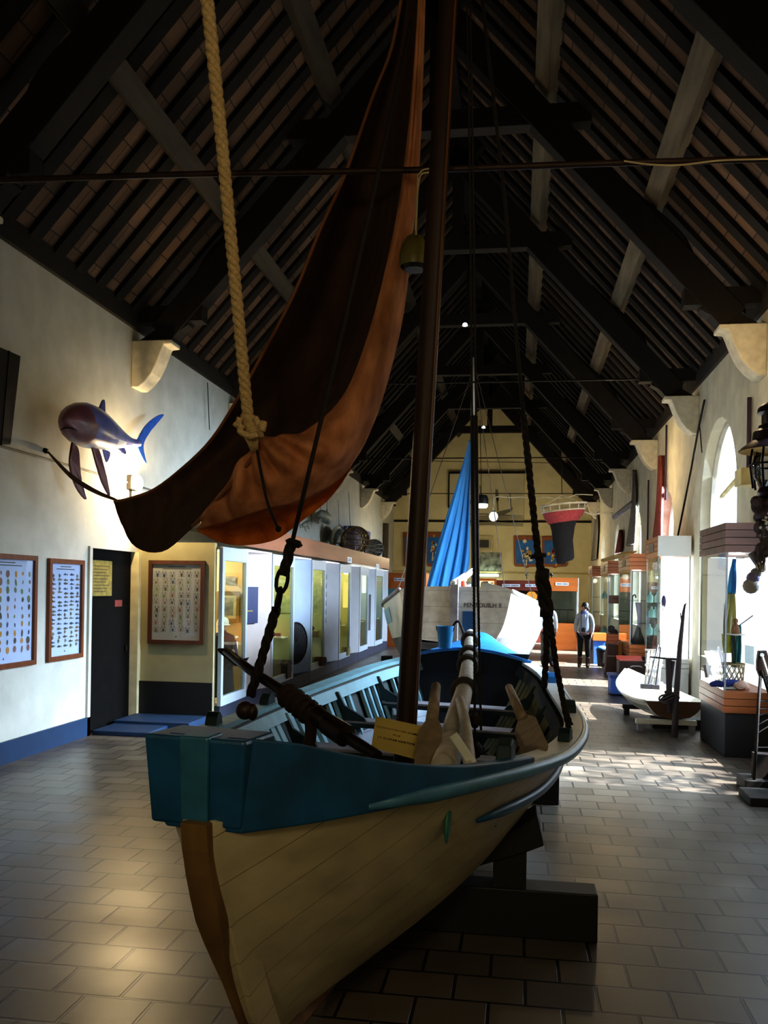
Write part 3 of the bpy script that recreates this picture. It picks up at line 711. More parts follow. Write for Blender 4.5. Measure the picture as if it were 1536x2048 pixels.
# bucket on the stern deck
c=AY(890,1296,8.6);k=8.6/1750
t=thing('bucket','blue plastic bucket standing on the blue stern deck','bucket',c)
MB().lathe([(.001,.0),(13*k,0),(17*k,42*k),(18*k,42*k),(18*k,44*k),(16*k,44*k),(12.3*k,3*k),(.001,3*k)],c,20,cap=False).build('pail',M('bucket_blue','1E6FA0',.35),t,smooth=True)
MB().tube([c+V((18*k*math.cos(a),-18*k*math.sin(a)*.3,44*k-20*k*math.sin(a))) for a in[PI*i/10 for i in range(11)]],.006,5).build('handle',m_iron,t)
# ================================================================ left wall: shark, posters, lamp, shutter
m_shark=M('shark_skin','7478B4',.22,0,.25,4,.03,spec=.7)
m_sharkH=M('shark_head','6E4450',.3,0,.35,4,.03,spec=.6,col2='8E5E6A')
m_belly=M('shark_belly','B9C0D8',.25,0,.1,5)
t=thing('mounted_shark','glossy blue shark model mounted on the left wall, nose toward the entrance','shark',AX(210,870,-5.0))
sk=[((128,838),9.15,-4.93,.02),((136,842),9.25,-4.95,.12),((150,846),9.45,-4.97,.2),((170,850),9.8,-5.0,.24),((192,858),10.2,-5.03,.225),((215,868),10.7,-5.07,.18),((240,878),11.2,-5.1,.11),((262,885),11.65,-5.14,.06),((278,886),11.95,-5.16,.045)]
C=[];Rr=[]
for (x,y),Y,X,r in sk:
    q=AX(x,y,X);C.append(q);Rr.append(r)
C2=spline(C,5);R2=[v.x for v in spline([V((r,0,0)) for r in Rr],5)]
m=MB();n=18;rings=[]
for i,c in enumerate(C2):
    d=(C2[min(i+1,len(C2)-1)]-C2[max(i-1,0)]);a,b=frame_of(d)
    rings.append([c+(a*math.cos(2*PI*j/n)*.92+b*math.sin(2*PI*j/n)*1.08)*R2[i] for j in range(n)])
m.grid(rings,closed=True);m.poly(rings[0]);m.poly(rings[-1])
for f in m.bm.faces:
    c=f.calc_center_median();k=min(range(len(C2)),key=lambda i:(C2[i]-c).length)
    f.material_index=1 if k<13 else(2 if c.z<C2[k].z-R2[k]*.55 else 0)
body=m.build('body',[m_shark,m_sharkH,m_belly],t,smooth='all')
def fin(pts,th,mat,par=t,nm='fin'):
    P=spline(pts+[pts[0]],4)[:-1];c=sum(P,V())/len(P);nrm=V()
    for i in range(len(P)):nrm+=(P[i]-c).cross(P[(i+1)%len(P)]-c)
    nrm.normalize();m=MB();m.prism([p-nrm*th/2 for p in P],nrm*th);return m.build(nm,mat,par,bevel=th*.3)
fx=lambda q,X:[AX(x,y,X) for x,y in q]
fin(fx([(190,842),(200,812),(207,799),(209,815),(207,845)],-5.05),.03,m_shark,nm='dorsal_fin')
fin([AX(144,884,-4.9),AX(139,930,-4.9),AX(152,975,-4.93),AX(172,999,-4.95),AX(160,950,-4.9),AX(156,900,-4.92)],.03,m_sharkH,nm='pectoral_fin')
fin([AX(180,880,-4.98),AX(190,920,-4.95),AX(204,965,-4.95),AX(219,992,-4.95),AX(212,955,-4.95),AX(197,900,-5.0)],.03,m_sharkH,nm='pectoral_fin')
fin(fx([(205,898),(210,918),(214,924),(220,905)],-5.1),.02,m_shark,nm='pelvic_fin')
fin(fx([(232,893),(246,908),(252,905),(244,892)],-5.12),.02,m_shark,nm='anal_fin')
fin(fx([(272,884),(290,852),(312,833),(327,829),(315,845),(298,866),(286,892),(292,928),(278,905)],-5.16),.025,M('shark_tail','3E6FD0',.25,0,.15,5),nm='tail_fin')
def onskin(i,up,sd,k=1.0):
    c=C2[i];d=(CAM-c).normalized();r=V((d.y,-d.x,0)).normalized()
    return c+(d*math.sqrt(max(.02,1-up*up-sd*sd))-r*sd+V((0,0,1))*up)*R2[i]*k
MB().ell(onskin(14,.55,.25),.024,.024,.024,8).build('eye',M('eye_black','050505',.1),body,smooth='all')
MB().tube([onskin(6,-.72+.2*math.sin(PI*i/8),-.6+1.2*i/8,1.0) for i in range(9)],.01,6).build('mouth',M('shark_mouth','2A1014',.5),body,smooth='all')
for g in range(4):MB().tube([onskin(18+g,-.25+.5*i/4,.3+.05*i,1.0) for i in range(5)],.005,5).build('gill_slit',M('shark_mouth'),body,smooth='all')
t=thing('wall_floodlight','small bright floodlight on the left wall below the shark tail','lamp',AX(273,966,XL+.08))
c=AX(273,966,XL+.1);MB().box(c.x-.09,c.x-.02,c.y-.12,c.y+.12,c.z-.1,c.z+.1).build('housing',m_iron,t,bevel=.01)
MB().ell(c+V((.02,0,0)),.05,.14,.11,14).build('bulb',emis('flood_glow','FFE9C0',60),t,smooth='all')
MB().bar(c+V((-.09,0,-.05)),c+V((-.09,0,-.22)),.03,.03,up=(1,0,0)).build('bracket',m_iron,t)
t=thing('hanging_shutter','dark wooden panel hung high on the left wall before the shark','panel',AX(10,890,XL+.06))
m=MB();q=[AX(-60,668,XL+.1),AX(42,712,XL+.1),AX(22,890,XL+.1),AX(-60,892,XL+.1)];m.prism(q,(-.08,0,0));m.build('board',wood('shutter_wood','1E1612',.7,.3,'z'),t,bevel=.008)
m=MB()
for f in(.25,.5,.75):m.bar(q[3].lerp(q[2],f)+V((.004,0,0)),q[0].lerp(q[1],f)+V((.004,0,0)),.012,.012)
m.build('grooves',m_black,t)
# posters
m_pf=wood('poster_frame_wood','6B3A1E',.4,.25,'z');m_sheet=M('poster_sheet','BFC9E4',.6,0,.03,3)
PC=[M('print_a','5A5348',.8),M('print_b','7E6A52',.8),M('print_c','C28A3C',.8),M('print_d','8E6A5C',.8),M('print_e','46506A',.8),M('print_f','7C8456',.8)]
def poster(label,org,xd,w,h,kind,fm,sm,seed):
    rnd=random.Random(seed);xd=V(xd);zd=V((0,0,1));nd=xd.cross(zd);P=lambda u,v,d=0:org+xd*u+zd*v+nd*d
    t=thing('framed_poster',label,'poster',org+xd*w/2)
    m=MB();f=.055
    for a in((0,f,0,h),(w-f,w,0,h),(f,w-f,0,f),(f,w-f,h-f,h)):
        m.hexa([P(a[0],a[2]),P(a[1],a[2]),P(a[1],a[2],.045),P(a[0],a[2],.045),P(a[0],a[3]),P(a[1],a[3]),P(a[1],a[3],.045),P(a[0],a[3],.045)])
    fo=m.build('frame',fm,t)
    m=MB();m.poly([P(f,f,.012),P(w-f,f,.012),P(w-f,h-f,.012),P(f,h-f,.012)],0)
    def blob(u,v,a,b,mi,rot=0):
        m.poly([P(u+a*math.cos(k*PI/5)*math.cos(rot)-b*math.sin(k*PI/5)*math.sin(rot),v+a*math.cos(k*PI/5)*math.sin(rot)+b*math.sin(k*PI/5)*math.cos(rot),.014) for k in range(10)],mi)
    nx,ny={'shell':(8,10),'fish':(5,17),'crab':(6,9)}[kind];iw,ih=w-2*f,h-2*f
    for j in range(ny):
        for i in range(nx):
            u=f+iw*(i+.5)/nx+rnd.uniform(-.012,.012);v=f+.09+(ih-.2)*(j+.5)/ny+rnd.uniform(-.01,.01);mi=1+rnd.randrange(6)
            if kind=='shell':
                r=rnd.uniform(.018,.04);blob(u,v,r*rnd.uniform(.5,1),r*1.1,mi,rnd.uniform(-.3,.3))
            elif kind=='fish':
                L=iw/nx*.42
                if rnd.random()<.22:blob(u,v,.02,.024,1+rnd.randrange(2));m.poly([P(u+.018,v,.014),P(u+.034,v+.012,.014),P(u+.034,v-.012,.014)],1)
                else:
                    mi=rnd.choice((1,1,5,2));blob(u,v,L*.75,.009+.006*rnd.random(),mi);m.poly([P(u+L*.6,v,.014),P(u+L,v+.014,.014),P(u+L,v-.014,.014)],mi);m.poly([P(u-.02,v+.008,.014),P(u+.02,v+.008,.014),P(u,v+.022,.014)],mi)
            else:
                mi=rnd.choice((1,2,4,5,6));a=rnd.uniform(.02,.032);blob(u,v,a*.6,a,mi)
                for s in(-1,1):
                    for e in(-1,0,1):m.poly([P(u,v+e*.015,.014),P(u+s*.045,v+e*.03+.012,.014),P(u+s*.045,v+e*.03+.006,.014)],mi)
                    m.poly([P(u+s*.01,v+.02,.014),P(u+s*.03,v+.055,.014),P(u+s*.016,v+.06,.014)],mi)
    for k,(a,b) in enumerate(((.32,.68),(.2,.8))):m.poly([P(f+iw*a,h-f-.04-.03*k,.014),P(f+iw*b,h-f-.04-.03*k,.014),P(f+iw*b,h-f-.03-.03*k,.014),P(f+iw*a,h-f-.03-.03*k,.014)],1)
    blob(w/2,f+.05,.012,.012,5)
    m.build('print',[sm]+PC,t,weld=False)
    MB().poly([P(f,f,.03),P(w-f,f,.03),P(w-f,h-f,.03),P(f,h-f,.03)]).build('glass',glass('poster_glass','F2F6F8',.8),fo)
z0,z1=1.02,2.245
poster('framed chart of many shells, leftmost on the left wall and cut by the picture edge',V((XL,7.98,z0)),(0,1,0),1.2,z1-z0,'shell',m_pf,m_sheet,3)
poster('narrow framed chart of small fish on the left wall beside the dark doorway',V((XL,9.44,z0)),(0,1,0),.82,1.21,'fish',m_pf,m_sheet,5)
a=AY(297,1286,11.9);b=AY(411,1122,11.9)
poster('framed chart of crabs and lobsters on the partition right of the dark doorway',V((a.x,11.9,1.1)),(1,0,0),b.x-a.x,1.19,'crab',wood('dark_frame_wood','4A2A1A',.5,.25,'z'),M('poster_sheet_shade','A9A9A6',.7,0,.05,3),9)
# ================================================================ left row of lit show cases
XF=-4.15
CY_=[(11.97,13.15,14.55),(14.55,16.05,17.45),(17.45,18.75,20.3),(20.3,21.7,23.0),(23.0,24.35,25.6),(25.6,27.1,28.2)]
m_wfr=M('white_frame_paint','9AA4AE',.4,0,.05,6)
m_cg=glass('case_glass','EEF4EE',.3)
ins=[('E6CDA0',13),('CDD0A0',11),('C2C9A0',11),('DAD28A',13),('D2D2CC',12),('BFC4C4',9)]
sp_=['A09490','8C98A8','8E8C90','868486','8E9298','868688']
names=['first','second','third','fourth','fifth','sixth']
for k,(ya,yb,yc) in enumerate(CY_):
    t=thing('show_case','white framed lit show case in the left row, %s from the doorway'%names[k],'show case',(XF-.5,(ya+yc)/2,0),group='left show cases')
    mi_=M('case_inside_%d'%k,ins[k][0],.8,0,.05,3)
    MB().box(XF-1.2,XF-.02,ya,yc-.02,0,.22).build('plinth',M('plinth_blue','141A2E',.6,0,.2,5),t)
    m=MB();m.box(-5.34,-5.3,ya,yb+.04,.22,2.5).box(-5.3,XF-.07,yb-.0,yb+.04,.22,2.5).box(-5.3,XF-.02,ya+.03,yb,.22,.26).box(-5.3,XF-.02,ya+.03,yb,2.46,2.5)
    m.build('interior',mi_,t)
    m=MB();f=.09
    m.box(XF-.06,XF,ya,ya+f,.22,2.5).box(XF-.06,XF,yb-f,yb,.22,2.5).box(XF-.06,XF,ya+f,yb-f,.22,.22+f*1.5).box(XF-.06,XF,ya+f,yb-f,2.5-f*2.2,2.5)
    fr_=m.build('frame',m_wfr,t,bevel=.006)
    MB().box(XF-.035,XF-.03,ya+f,yb-f,.22+f*1.5,2.5-f*2.2).build('glass',m_cg,fr_)
    MB().prism([(XF-.01,yb,.22),(XF-.42,yb+.02,.22),(XF-.42,yb+.06,.22),(XF-.06,yc,.22),(XF-.01,yc,.22)],(0,0,2.28)).build('side_panel',M('case_panel_%d'%k,sp_[k],.75,0,.05,4),t) if 0 else \
    MB().prism([(XF-.45,yb+.0,.22),(XF-.02,yc-.03,.22),(XF-.02,yc,.22),(XF-.47,yb+.04,.22)],(0,0,2.28)).build('side_panel',M('case_panel_%d'%k,sp_[k],.75,0,.05,4),t)
    MB().box(XF-.09,XF-.07,yb+.005,yb+.045,.22,2.5).build('end_post',m_wfr,t)
    MB().prism([(XF-.02,yb,2.5),(XF-.02,yc,2.5),(XF-.46,yb,2.5)],(0,0,.02)).build('soffit_light',emis('soffit_glow','F4F4FF',1.0),t)
    light('POINT',(XF-.5,(ya+yb)/2,2.3),ins[k][1]*(1.5 if k==0 else 1.9),(1,.88,.62) if k!=4 else (1,.97,.9),.12,name='case_light')
t=thing('case_fascia','long brown wooden fascia board along the top of the left show cases','fascia',(XF,20,2.6))
MB().box(XF-.03,XF+.01,11.97,28.2,2.56,2.9).build('board',wood('fascia_wood','7A4A34',.5,.2,'y',.08,6),t)
MB().box(-5.38,XF-.03,11.97,28.2,2.84,2.88).build('deck',M('deck_dust','6A6258',.9),t)
for x,y in((699,1120),(755,1133)):
    q=AX(x,y,XF+.012);pl=MB().box(q.x,q.x+.006,q.y-.28,q.y+.28,q.z-.07,q.z+.07).build('label_plate',M('label_white','D8DCE6',.5),t)
    m=MB()
    for r in(0,1):
        for g in range(4):m.box(q.x+.006,q.x+.008,q.y-.2+.1*g,q.y-.13+.1*g,q.z+.012-.04*r,q.z+.03-.04*r)
    m.build('lettering',M('label_ink','3A4258',.8),pl)
# things in and on the left show cases
t=thing('mannequin','small mannequin in dark coat with white cap inside the first show case','mannequin',AY(446,1400,12.75))
c=AY(443,1400,12.75);c.z=.26
MB().lathe([(.12,0),(.2,.02),(.17,.35),(.14,.65),(.2,.82),(.17,.93),(.06,.98),(.05,1.02)],c,16).build('coat',M('coat_dark','15151C',.9,0,.3,8),t,smooth=True)
MB().ell(c+V((0,0,1.08)),.075,.085,.1,14).build('head',M('mannequin_skin','A98A74',.6),t,smooth='all')
MB().ell(c+V((.0,.01,1.13)),.09,.1,.085,14).lathe([(.1,1.09),(.125,1.085),(.1,1.1)],c,14).build('cap',M('cap_white','D9D2C4',.8),t,smooth='all')
MB().tube([c+V((.17,0,.85)),c+V((.24,-.1,.6)),c+V((.16,-.2,.45))],.05,8).build('sleeve',M('coat_dark'),t,smooth='all')
m_bw=M('photo_grey','55544E',.6,0,.8,7,col2='C9C6BA');m_bwd=M('photo_dark','2A2A2C',.6,0,.7,9,col2='7F7F80')
def flat(nm,label,cat,pl,box,d,parts,grp=None):
    """framed flat thing on a wall facing the entrance (plane Y=pl): box px x0,y0,x1,y1"""
    a=AY(box[0],box[3],pl);b=AY(box[2],box[1],pl);t=thing(nm,label,cat,((a.x+b.x)/2,pl,a.z),group=grp)
    f=parts.get('fw',.03)
    if 'frame' in parts:
        m=MB()
        m.box(a.x,a.x+f,pl-d,pl,a.z,b.z).box(b.x-f,b.x,pl-d,pl,a.z,b.z).box(a.x+f,b.x-f,pl-d,pl,a.z,a.z+f).box(a.x+f,b.x-f,pl-d,pl,b.z-f,b.z);m.build('frame',parts['frame'],t)
    if 'mat' in parts:
        g=f+parts.get('mw',.06);MB().box(a.x+f,b.x-f,pl-d*.5,pl-d*.4,a.z+f,b.z-f).build('mount',parts['mat'],t)
    else:g=f if 'frame' in parts else 0
    MB().box(a.x+g,b.x-g,pl-d*.7,pl-d*.55,a.z+g,b.z-g).build('picture',parts['pic'],t);return t
flat('framed_photo','framed black and white photograph of faces inside the first show case','photograph',13.13,(434,1183,480,1243),.03,dict(frame=wood('case_frame_wood','8A7038',.5,.2,'z'),fw=.05,mat=M('mount_cream','D8CDA8',.8),mw=.05,pic=m_bw))
flat('small_print','small print on the end wall of the first show case above the framed photograph','print',13.13,(452,1153,472,1169),.02,dict(pic=m_bw))
tag(MB().box(-4.75,-4.26,12.9,13.13,1.14,1.17).build('shelf',M('shelf_cream','CFC0A0',.7)),'cream shelf below the framed photograph in the first show case','shelf')
q=AY(464,1290,12.95);tag(MB().prism([q+V((-.07,0,-.07)),q+V((.09,0,-.06)),q+V((.08,.02,.05)),q+V((-.03,.02,.07)),q+V((-.06,.02,.12))],(0,.01,0)).build('hanging_paper',emis('lit_paper','FFF8EC',1.6)),'bright white paper slip on the end wall of the first show case','paper')  # glow in the material stands for lamplight on the paper
def onpanel(k,u0,u1,za,zb,d=.02):
    ya,yb,yc=CY_[k];A=V((XF-.45,yb,0));B_=V((XF-.02,yc-.03,0));e=(B_-A);n=V((e.y,-e.x,0)).normalized()
    p=A+e*u0+n*d*0;q=A+e*u1;return [p+V((0,0,za)),q+V((0,0,za)),q+V((0,0,zb)),p+V((0,0,zb))],n*d
def board(nm,label,cat,k,u0,u1,za,zb,mat,d=.03,grp=None,extra=None):
    P,n=onpanel(k,u0,u1,za,zb,d);P=[x+n*.02 for x in P]
    if extra is None:return tag(MB().prism(P,n).build(nm,mat),label,cat,grp)
    t=thing(nm,label,cat,(P[0]+P[1])/2,group=grp);MB().prism(P,n).build('board',mat,t);extra(t,P,n);return t
def ex(t,P,n):
    a=P[0].lerp(P[3],.34)+n*1.02;b=P[1].lerp(P[2],.34)+n*1.02;MB().bar(a.lerp(b,.06),a.lerp(b,.8),.006,.02).build('brass_strip',M('brass','9A8A4A',.35,.7),t)
board('display_board','dark navy display board on the panel after the first show case','board',0,.15,.68,1.33,1.93,M('navy_board','141E46',.5,0,.1,4),.05,None,ex)
zz=[(1.5,1.9),(1.1,1.4)]
for i,(a,b) in enumerate(zz):board('dark_photo','dark photograph on the panel after the second show case, %s one'%('upper','lower')[i],'photograph',1,.2,.55,a,b,m_bwd,.02,'photographs on the second panel')
for i in range(6):
    z=2.2-.2*i;board('small_photo','small grey photograph on the panel after the third show case, %s from the top'%names[i],'photograph',2,.2,.6,z-.08,z+.04,m_bwd,.015,'photographs on the third panel')
for i in range(2):
    z=2.0-.25*i;board('small_photo','small grey photograph on the panel after the fourth show case, %s'%('upper','lower')[i],'photograph',3,.25,.6,z-.06,z+.06,m_bwd,.015,'photographs on the fourth panel')
board('rope_sample_board','dark tall board with rope samples on the panel after the fifth show case','board',4,.1,.75,.7,1.75,M('black_board','101012',.6,0,.5,12),.05)
board('notice_box','small rust brown box low on the panel after the fourth show case','box',3,.1,.5,.42,.72,M('rust_box','7A3E24',.6),.12)
# round dark net hoop leaning on the second panel
P,n=onpanel(1,.05,.95,.22,1.0);c=(P[0]+P[1])/2+n*.0+V((.12,-.1,.62))
t=thing('round_trap','round dark net trap leaning on the panel after the second show case','trap',(c.x,c.y,0.22))
m=MB();e=(P[1]-P[0]).normalized()
ring=[c+e*.42*math.cos(2*PI*i/24)+V((0,0,.4*math.sin(2*PI*i/24))) for i in range(24)];m.tube(ring,.02,6,closed=True);m.build('hoop',m_iron,t,smooth='all')
m=MB()
for i in range(24):m.tube([c+V((.02,.05,0)),ring[i]],.008,4)
for f in(.3,.5,.75):m.tube([c+(r-c)*f for r in ring],.008,4,closed=True)
m.poly(ring);m.build('netting',M('net_black','17151A',.9),t)
# cabinets 2-6: pictures and objects on the end walls
def pxbox(k,x0,y0,x1,y1):return (x0,y0,x1,y1)
for k,(lab,bx,mt) in enumerate((('pale green paper chart',(552,1165,585,1225),M('paper_green','C2C89A',.8,0,.3,9)),('green drawn chart',(628,1165,650,1215),M('paper_green2','A9B292',.8,0,.4,11)),('bright yellow lit picture',(686,1165,701,1215),emis('yellow_lit','FFE27A',1.3)),('white lit sheet',(724,1152,736,1186),emis('white_lit','FFFFFF',1.4)))):  # yellow and white sheets glow by themselves to look lit
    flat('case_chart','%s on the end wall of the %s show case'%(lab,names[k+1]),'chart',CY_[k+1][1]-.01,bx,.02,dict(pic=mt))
def inside(k,x,y,dy=.35):return AY(x,y,CY_[k][1]-dy)
for k in range(1,6):
    yc=CY_[k][1];tag(MB().box(-5.28,XF-.12,yc-.4,yc-.01,.98,1.0).build('shelf',M('shelf_green','B9BE96',.6)),'pale shelf inside the %s show case of the left row'%names[k],'shelf','case shelves')
cols=['3A3020','5A3A22','2A2A26','6A5A3A','44301E']
m_small=[M('curio_%d'%i,c,.6,0,.3,9) for i,c in enumerate(cols)]
for k in range(1,5):
    yc=CY_[k][1]
    for i in range(4):
        x=-4.36-.1*i;mt=m_small[(i+k)%5];m=MB();c=V((x,yc-.33,1.0))
        if (i+k)%3==0:m.lathe([(.03,0),(.045,.05),(.02,.12),(.025,.15)],c,12)
        elif (i+k)%3==1:m.box(x-.04,x+.04,yc-.37,yc-.3,1.0,1.08)
        else:m.ell(c+V((0,0,.05)),.05,.035,.05,10)
        tag(m.build('case_curio',mt,smooth=True),'small %s curio in the %s left show case, %s from the glass'%(('dark brown','brown','blackish','tan','russet')[(i+k)%5],names[k],names[i]),'curio','curios in the left show cases')
for k,(x,y,w,h,lab,mt) in enumerate(((562,1350,.32,.34,'dark wooden sea chest',wood('chest_dark','2A2018',.6,.3,'x')),(640,1345,.3,.18,'low brown basket',M('basket_brown','5A4026',.8,0,.4,20)),(692,1310,.24,.2,'pale wooden tub',M('tub_pale','8A7A5A',.7,0,.2,10)))):
    k+=1;c=inside(k,x,y,.4);c.z=.26;m=MB()
    if k==1:
        t=thing('sea_chest','%s on the floor of the second left show case'%lab,'chest',c)
        MB().box(c.x-w/2,c.x+w/2,c.y-.15,c.y+.15,.26,.26+h*.7).build('body',mt,t,bevel=.01)
        MB().prism([c+V((-w/2-.01,-.16,h*.7))]+[c+V((-w/2-.01,-.16*math.cos(PI*i/8),h*.7+.1*math.sin(PI*i/8))) for i in range(1,8)]+[c+V((-w/2-.01,.16,h*.7))],(w+.02,0,0)).build('lid',mt,t)
    else:tag(m.lathe([(.01,0),(w*.4,0),(w*.5,h*.6),(w*.45,h),(w*.4,h),(w*.4,.03),(.01,.03)],c,16,cap=False).build('basket' if k==2 else 'tub',mt,smooth=True),'%s on the floor of the %s left show case'%(lab,names[k]),'basket' if k==2 else 'tub')
# fish models hung above the cases
m_fish=M('fish_grey','5C645C',.5,0,.4,6,col2='9AA298')
def fishmodel(label,path,Rs,X,fins,wires,nm='hanging_fish'):
    C=[AX(x,y,X) for x,y in path];C2=spline(C,5);R2=[v.x for v in spline([V((r,0,0)) for r in Rs],5)]
    t=thing(nm,label,'fish model',C[0]);m=MB();m.tube(C2,R2,12);m.build('body',m_fish,t,smooth='all')
    for f in fins:fin([AX(x,y,X+.02) for x,y in f],.02,m_fish,t)
    for (x0,y0,x1,y1) in wires:MB().tube([AX(x0,y0,X),AX(x1,y1,X-.0)],.006,4).build('wire',M('wire_dark','2A2824',.6),t)
    return t
fishmodel('grey fish model hanging nearest above the left show cases, tail up',[(603,1052),(608,1050),(614,1046),(622,1042)],[.03,.06,.06,.02],-5.1,[[(608,1050),(610,1058),(612,1063),(612,1054)],[(612,1046),(617,1058),(619,1056)],[(603,1052),(599,1046),(601,1056)]],[])
fishmodel('grey shark-like fish model with pale belly hanging above the left show cases',[(636,1030),(642,1030),(650,1034),(656,1042),(660,1047)],[.03,.13,.16,.1,.02],-5.1,[[(652,1031),(654,1016),(656,1034)],[(640,1036),(636,1048),(645,1040)],[(645,1046),(647,1056),(649,1048)]],[(641,1030,641,1010),(654,1030,654,990)])
fishmodel('broad dark skate model hanging above the left show cases',[(665,1084),(672,1075),(680,1069),(690,1066)],[.1,.2,.18,.02],-5.1,[[(664,1086),(666,1060),(678,1052),(684,1064)],[(688,1068),(692,1084),(686,1074)],[(688,1066),(694,1053),(696,1052),(691,1068)]],[(678,1060,677,1000)],'hanging_skate')
fishmodel('small pale skate model standing behind the fascia',[(668,1098),(674,1094),(680,1100)],[.04,.07,.02],-4.7,[[(670,1096),(674,1088),(682,1102)],[(668,1096),(666,1104),(672,1100)]],[],'skate_model')
# blue box sign
q0=AX(700,1080,-5.0);q1=AX(735,1085,-5.0)
t=thing('box_sign','blue box sign with yellow heading standing above the left show cases','sign',(-4.95,(q0.y+q1.y)/2,2.88))
za=AX(703,1045,-5.0).z;m=MB();m.box(-5.25,-4.9,q0.y+.2,q1.y,2.88,za-.1).build('box',M('sign_blue','23408A',.4,0,.08,4),t,bevel=.01)
m=MB();ym,ye=q0.y+.5,q1.y-.3
for r in range(3):
    n=(5,7,6)[r]
    for g in range(n):
        a=ym+(ye-ym)*(g+.12)/n;b=ym+(ye-ym)*(g+.8)/n;z=za-.32-.2*r;m.box(-4.9,-4.895,a,b,z,z+.1,0 if r==0 else 1)
m.build('lettering',[M('sign_yellow','C9B83A',.6),M('sign_pale','9AB0C8',.6)],t,weld=False)
# lobster pots on the deck
m_wick=M('wicker','6A5430',.8,0,.4,14);m_wickg=M('wicker_grey','7A7568',.8,0,.3,14)
def pot(label,x,y,r,depth,mt):
    q=AX(x,y,-4.45);c=V((-4.5,q.y,2.88+r+.02));t=thing('lobster_pot',label,'lobster pot',(c.x,c.y,2.88))
    ax=V((.45,-1,0)).normalized();a,b=frame_of(ax);m=MB()
    for d,rr_ in((0,1),(.35,1.02),(.7,.98),(1,.85)):m.tube([c-ax*depth*(d-.5)+(a*math.cos(2*PI*i/24)+b*math.sin(2*PI*i/24))*r*rr_ for i in range(24)],.02,5,closed=True)
    m.build('hoops',mt,t,smooth='all');m=MB()
    for i in range(22):
        u=(a*math.cos(2*PI*i/22)+b*math.sin(2*PI*i/22))*r;m.tube([c+ax*depth*.5+u,c+u*1.02+ax*depth*.15,c+u*.98-ax*depth*.2,c-ax*depth*.5+u*.85],.013,4)
    m.build('staves',mt,t,smooth='all');m=MB()
    for i in range(-8,9):
        h=math.sqrt(max(0,1-(i/9)**2))*r;m.tube([c+ax*depth*.5+a*(i/9)*r-b*h,c+ax*depth*.5+a*(i/9)*r+b*h],.014,4)
    for i in(-4,0,4):
        h=math.sqrt(max(0,1-(i/9)**2))*r;m.tube([c+ax*(depth*.5+.01)+b*(i/9)*r-a*h,c+ax*(depth*.5+.01)+b*(i/9)*r+a*h],.014,4)
    m.build('woven_end',mt,t,smooth='all')
pot('round brown wicker lobster pot on top of the left show cases before the blue sign',712,1100,.36,.5,m_wick)
pot('round grey netted lobster pot on top of the left show cases, farther one',748,1112,.27,.5,m_wickg)
# hanging wires and post at far left
for i,(x,y0,y1,l) in enumerate(((415,765,860,'nearest thin wire hanging down the left wall'),(620,1000,1045,'second thin wire hanging down the left wall'),(697,985,1060,'farthest thin wire hanging down the left wall'))):
    tag(MB().tube([AX(x,y0,-5.33),AX(x+4,y1,-5.33)],.008,5).build('hanging_wire',m_iron),l,'wire')
tag(MB().box(-5.36,-5.2,34.8,35.1,0,AX(782,1052,-5.3).z).build('wall_post',wood('post_wood','4A4034',.7,.3,'z')),'square wooden post against the far end of the left wall','post')
# ================================================================ white boat behind
h2=Hull([(0,.84),(.8,1.08),(2,1.4),(3.4,1.48),(5,1.42),(6.5,1.1),(7.6,.55),(8.3,.06)],
        [(0,1.92),(1,1.78),(2.2,1.64),(3.5,1.58),(5,1.62),(6.5,1.8),(8.3,2.1)],
        [(0,1.12),(.5,.8),(1.2,.55),(3,.45),(5.5,.47),(7,.56),(8.3,.8)],
        [(0,.14),(.8,.2),(2.5,.2),(4,.24),(5.5,.42),(7,.75),(8.3,1)],0,8.3,-.0,.6)
Y2=13.2
wb=thing('white_boat','white painted motor sailer hull with lettered stern standing behind the cream boat','boat',(-.93,Y2,0))
m_wh=M('white_hull_paint','E6E4DC',.35,0,.05,4,.03);m_gb=M('bottom_grey_paint','6E6A66',.5,0,.35,5,.1)
ys=h2.ys(30)
WLT=lambda y:(max(0,max(1.24-.09*y,1.08)-h2.zk(y)))/(h2.zg(y)-h2.zk(y))
m=MB()
for sd in(-1,1):m.grid([[h2.p(y,WLT(y)*i/6,sd,0) for i in range(7)] for y in ys])
m.build('bottom',m_gb,wb,local=True,smooth=True)
m=MB()
for sd in(-1,1):m.sheet([[h2.p(y,WLT(y)+(1-WLT(y))*i/8,sd,0) for i in range(9)] for y in ys],-.03*sd)
m.build('topsides',m_wh,wb,local=True,smooth=True)
P=[h2.p(0,i/12,-1) for i in range(12,-1,-1)]+[h2.p(0,i/12,1) for i in range(1,13)]
arcp=[V((.84*math.cos(PI*i/10),0,1.92+.07*math.sin(PI*i/10))) for i in range(1,10)]
m=MB();m.prism([p+V((0,-.02,0)) for p in P]+[p+V((0,-.02,0)) for p in arcp],(0,.05,0));tr=m.build('transom',planks('transom_paint','D2CEC4','8E8A80','Z',.24,.5,.02),wb,local=True)
for sd in(-1,1):
    MB().tube([h2.p(y,1,sd,.01,.01) for y in h2.ys(30)],.035,6).build('rub_rail',m_wh if sd>0 else m_grey,wb,local=True,smooth='all')
    m=MB();m.sheet([[h2.p(y,t,sd,.006*1) for t in(.70,.8,.9)] for y in h2.ys(12,1.2,4.2)],.006*sd);m.build('side_reflection',M('pale_blue_reflection','9CC4DC',.4,0,.1,4),wb,local=True)  # bluish reflection along the bulwark laid on as a coloured strip
m=MB();ys=h2.ys(20,.05,8.1);m.sheet([[h2.p(y,.86,-1,-.03).lerp(h2.p(y,.86,1,-.03),i/6) for i in range(7)] for y in ys],.02);m.build('deck',M('deck_grey','8E8C84',.7),wb,local=True)
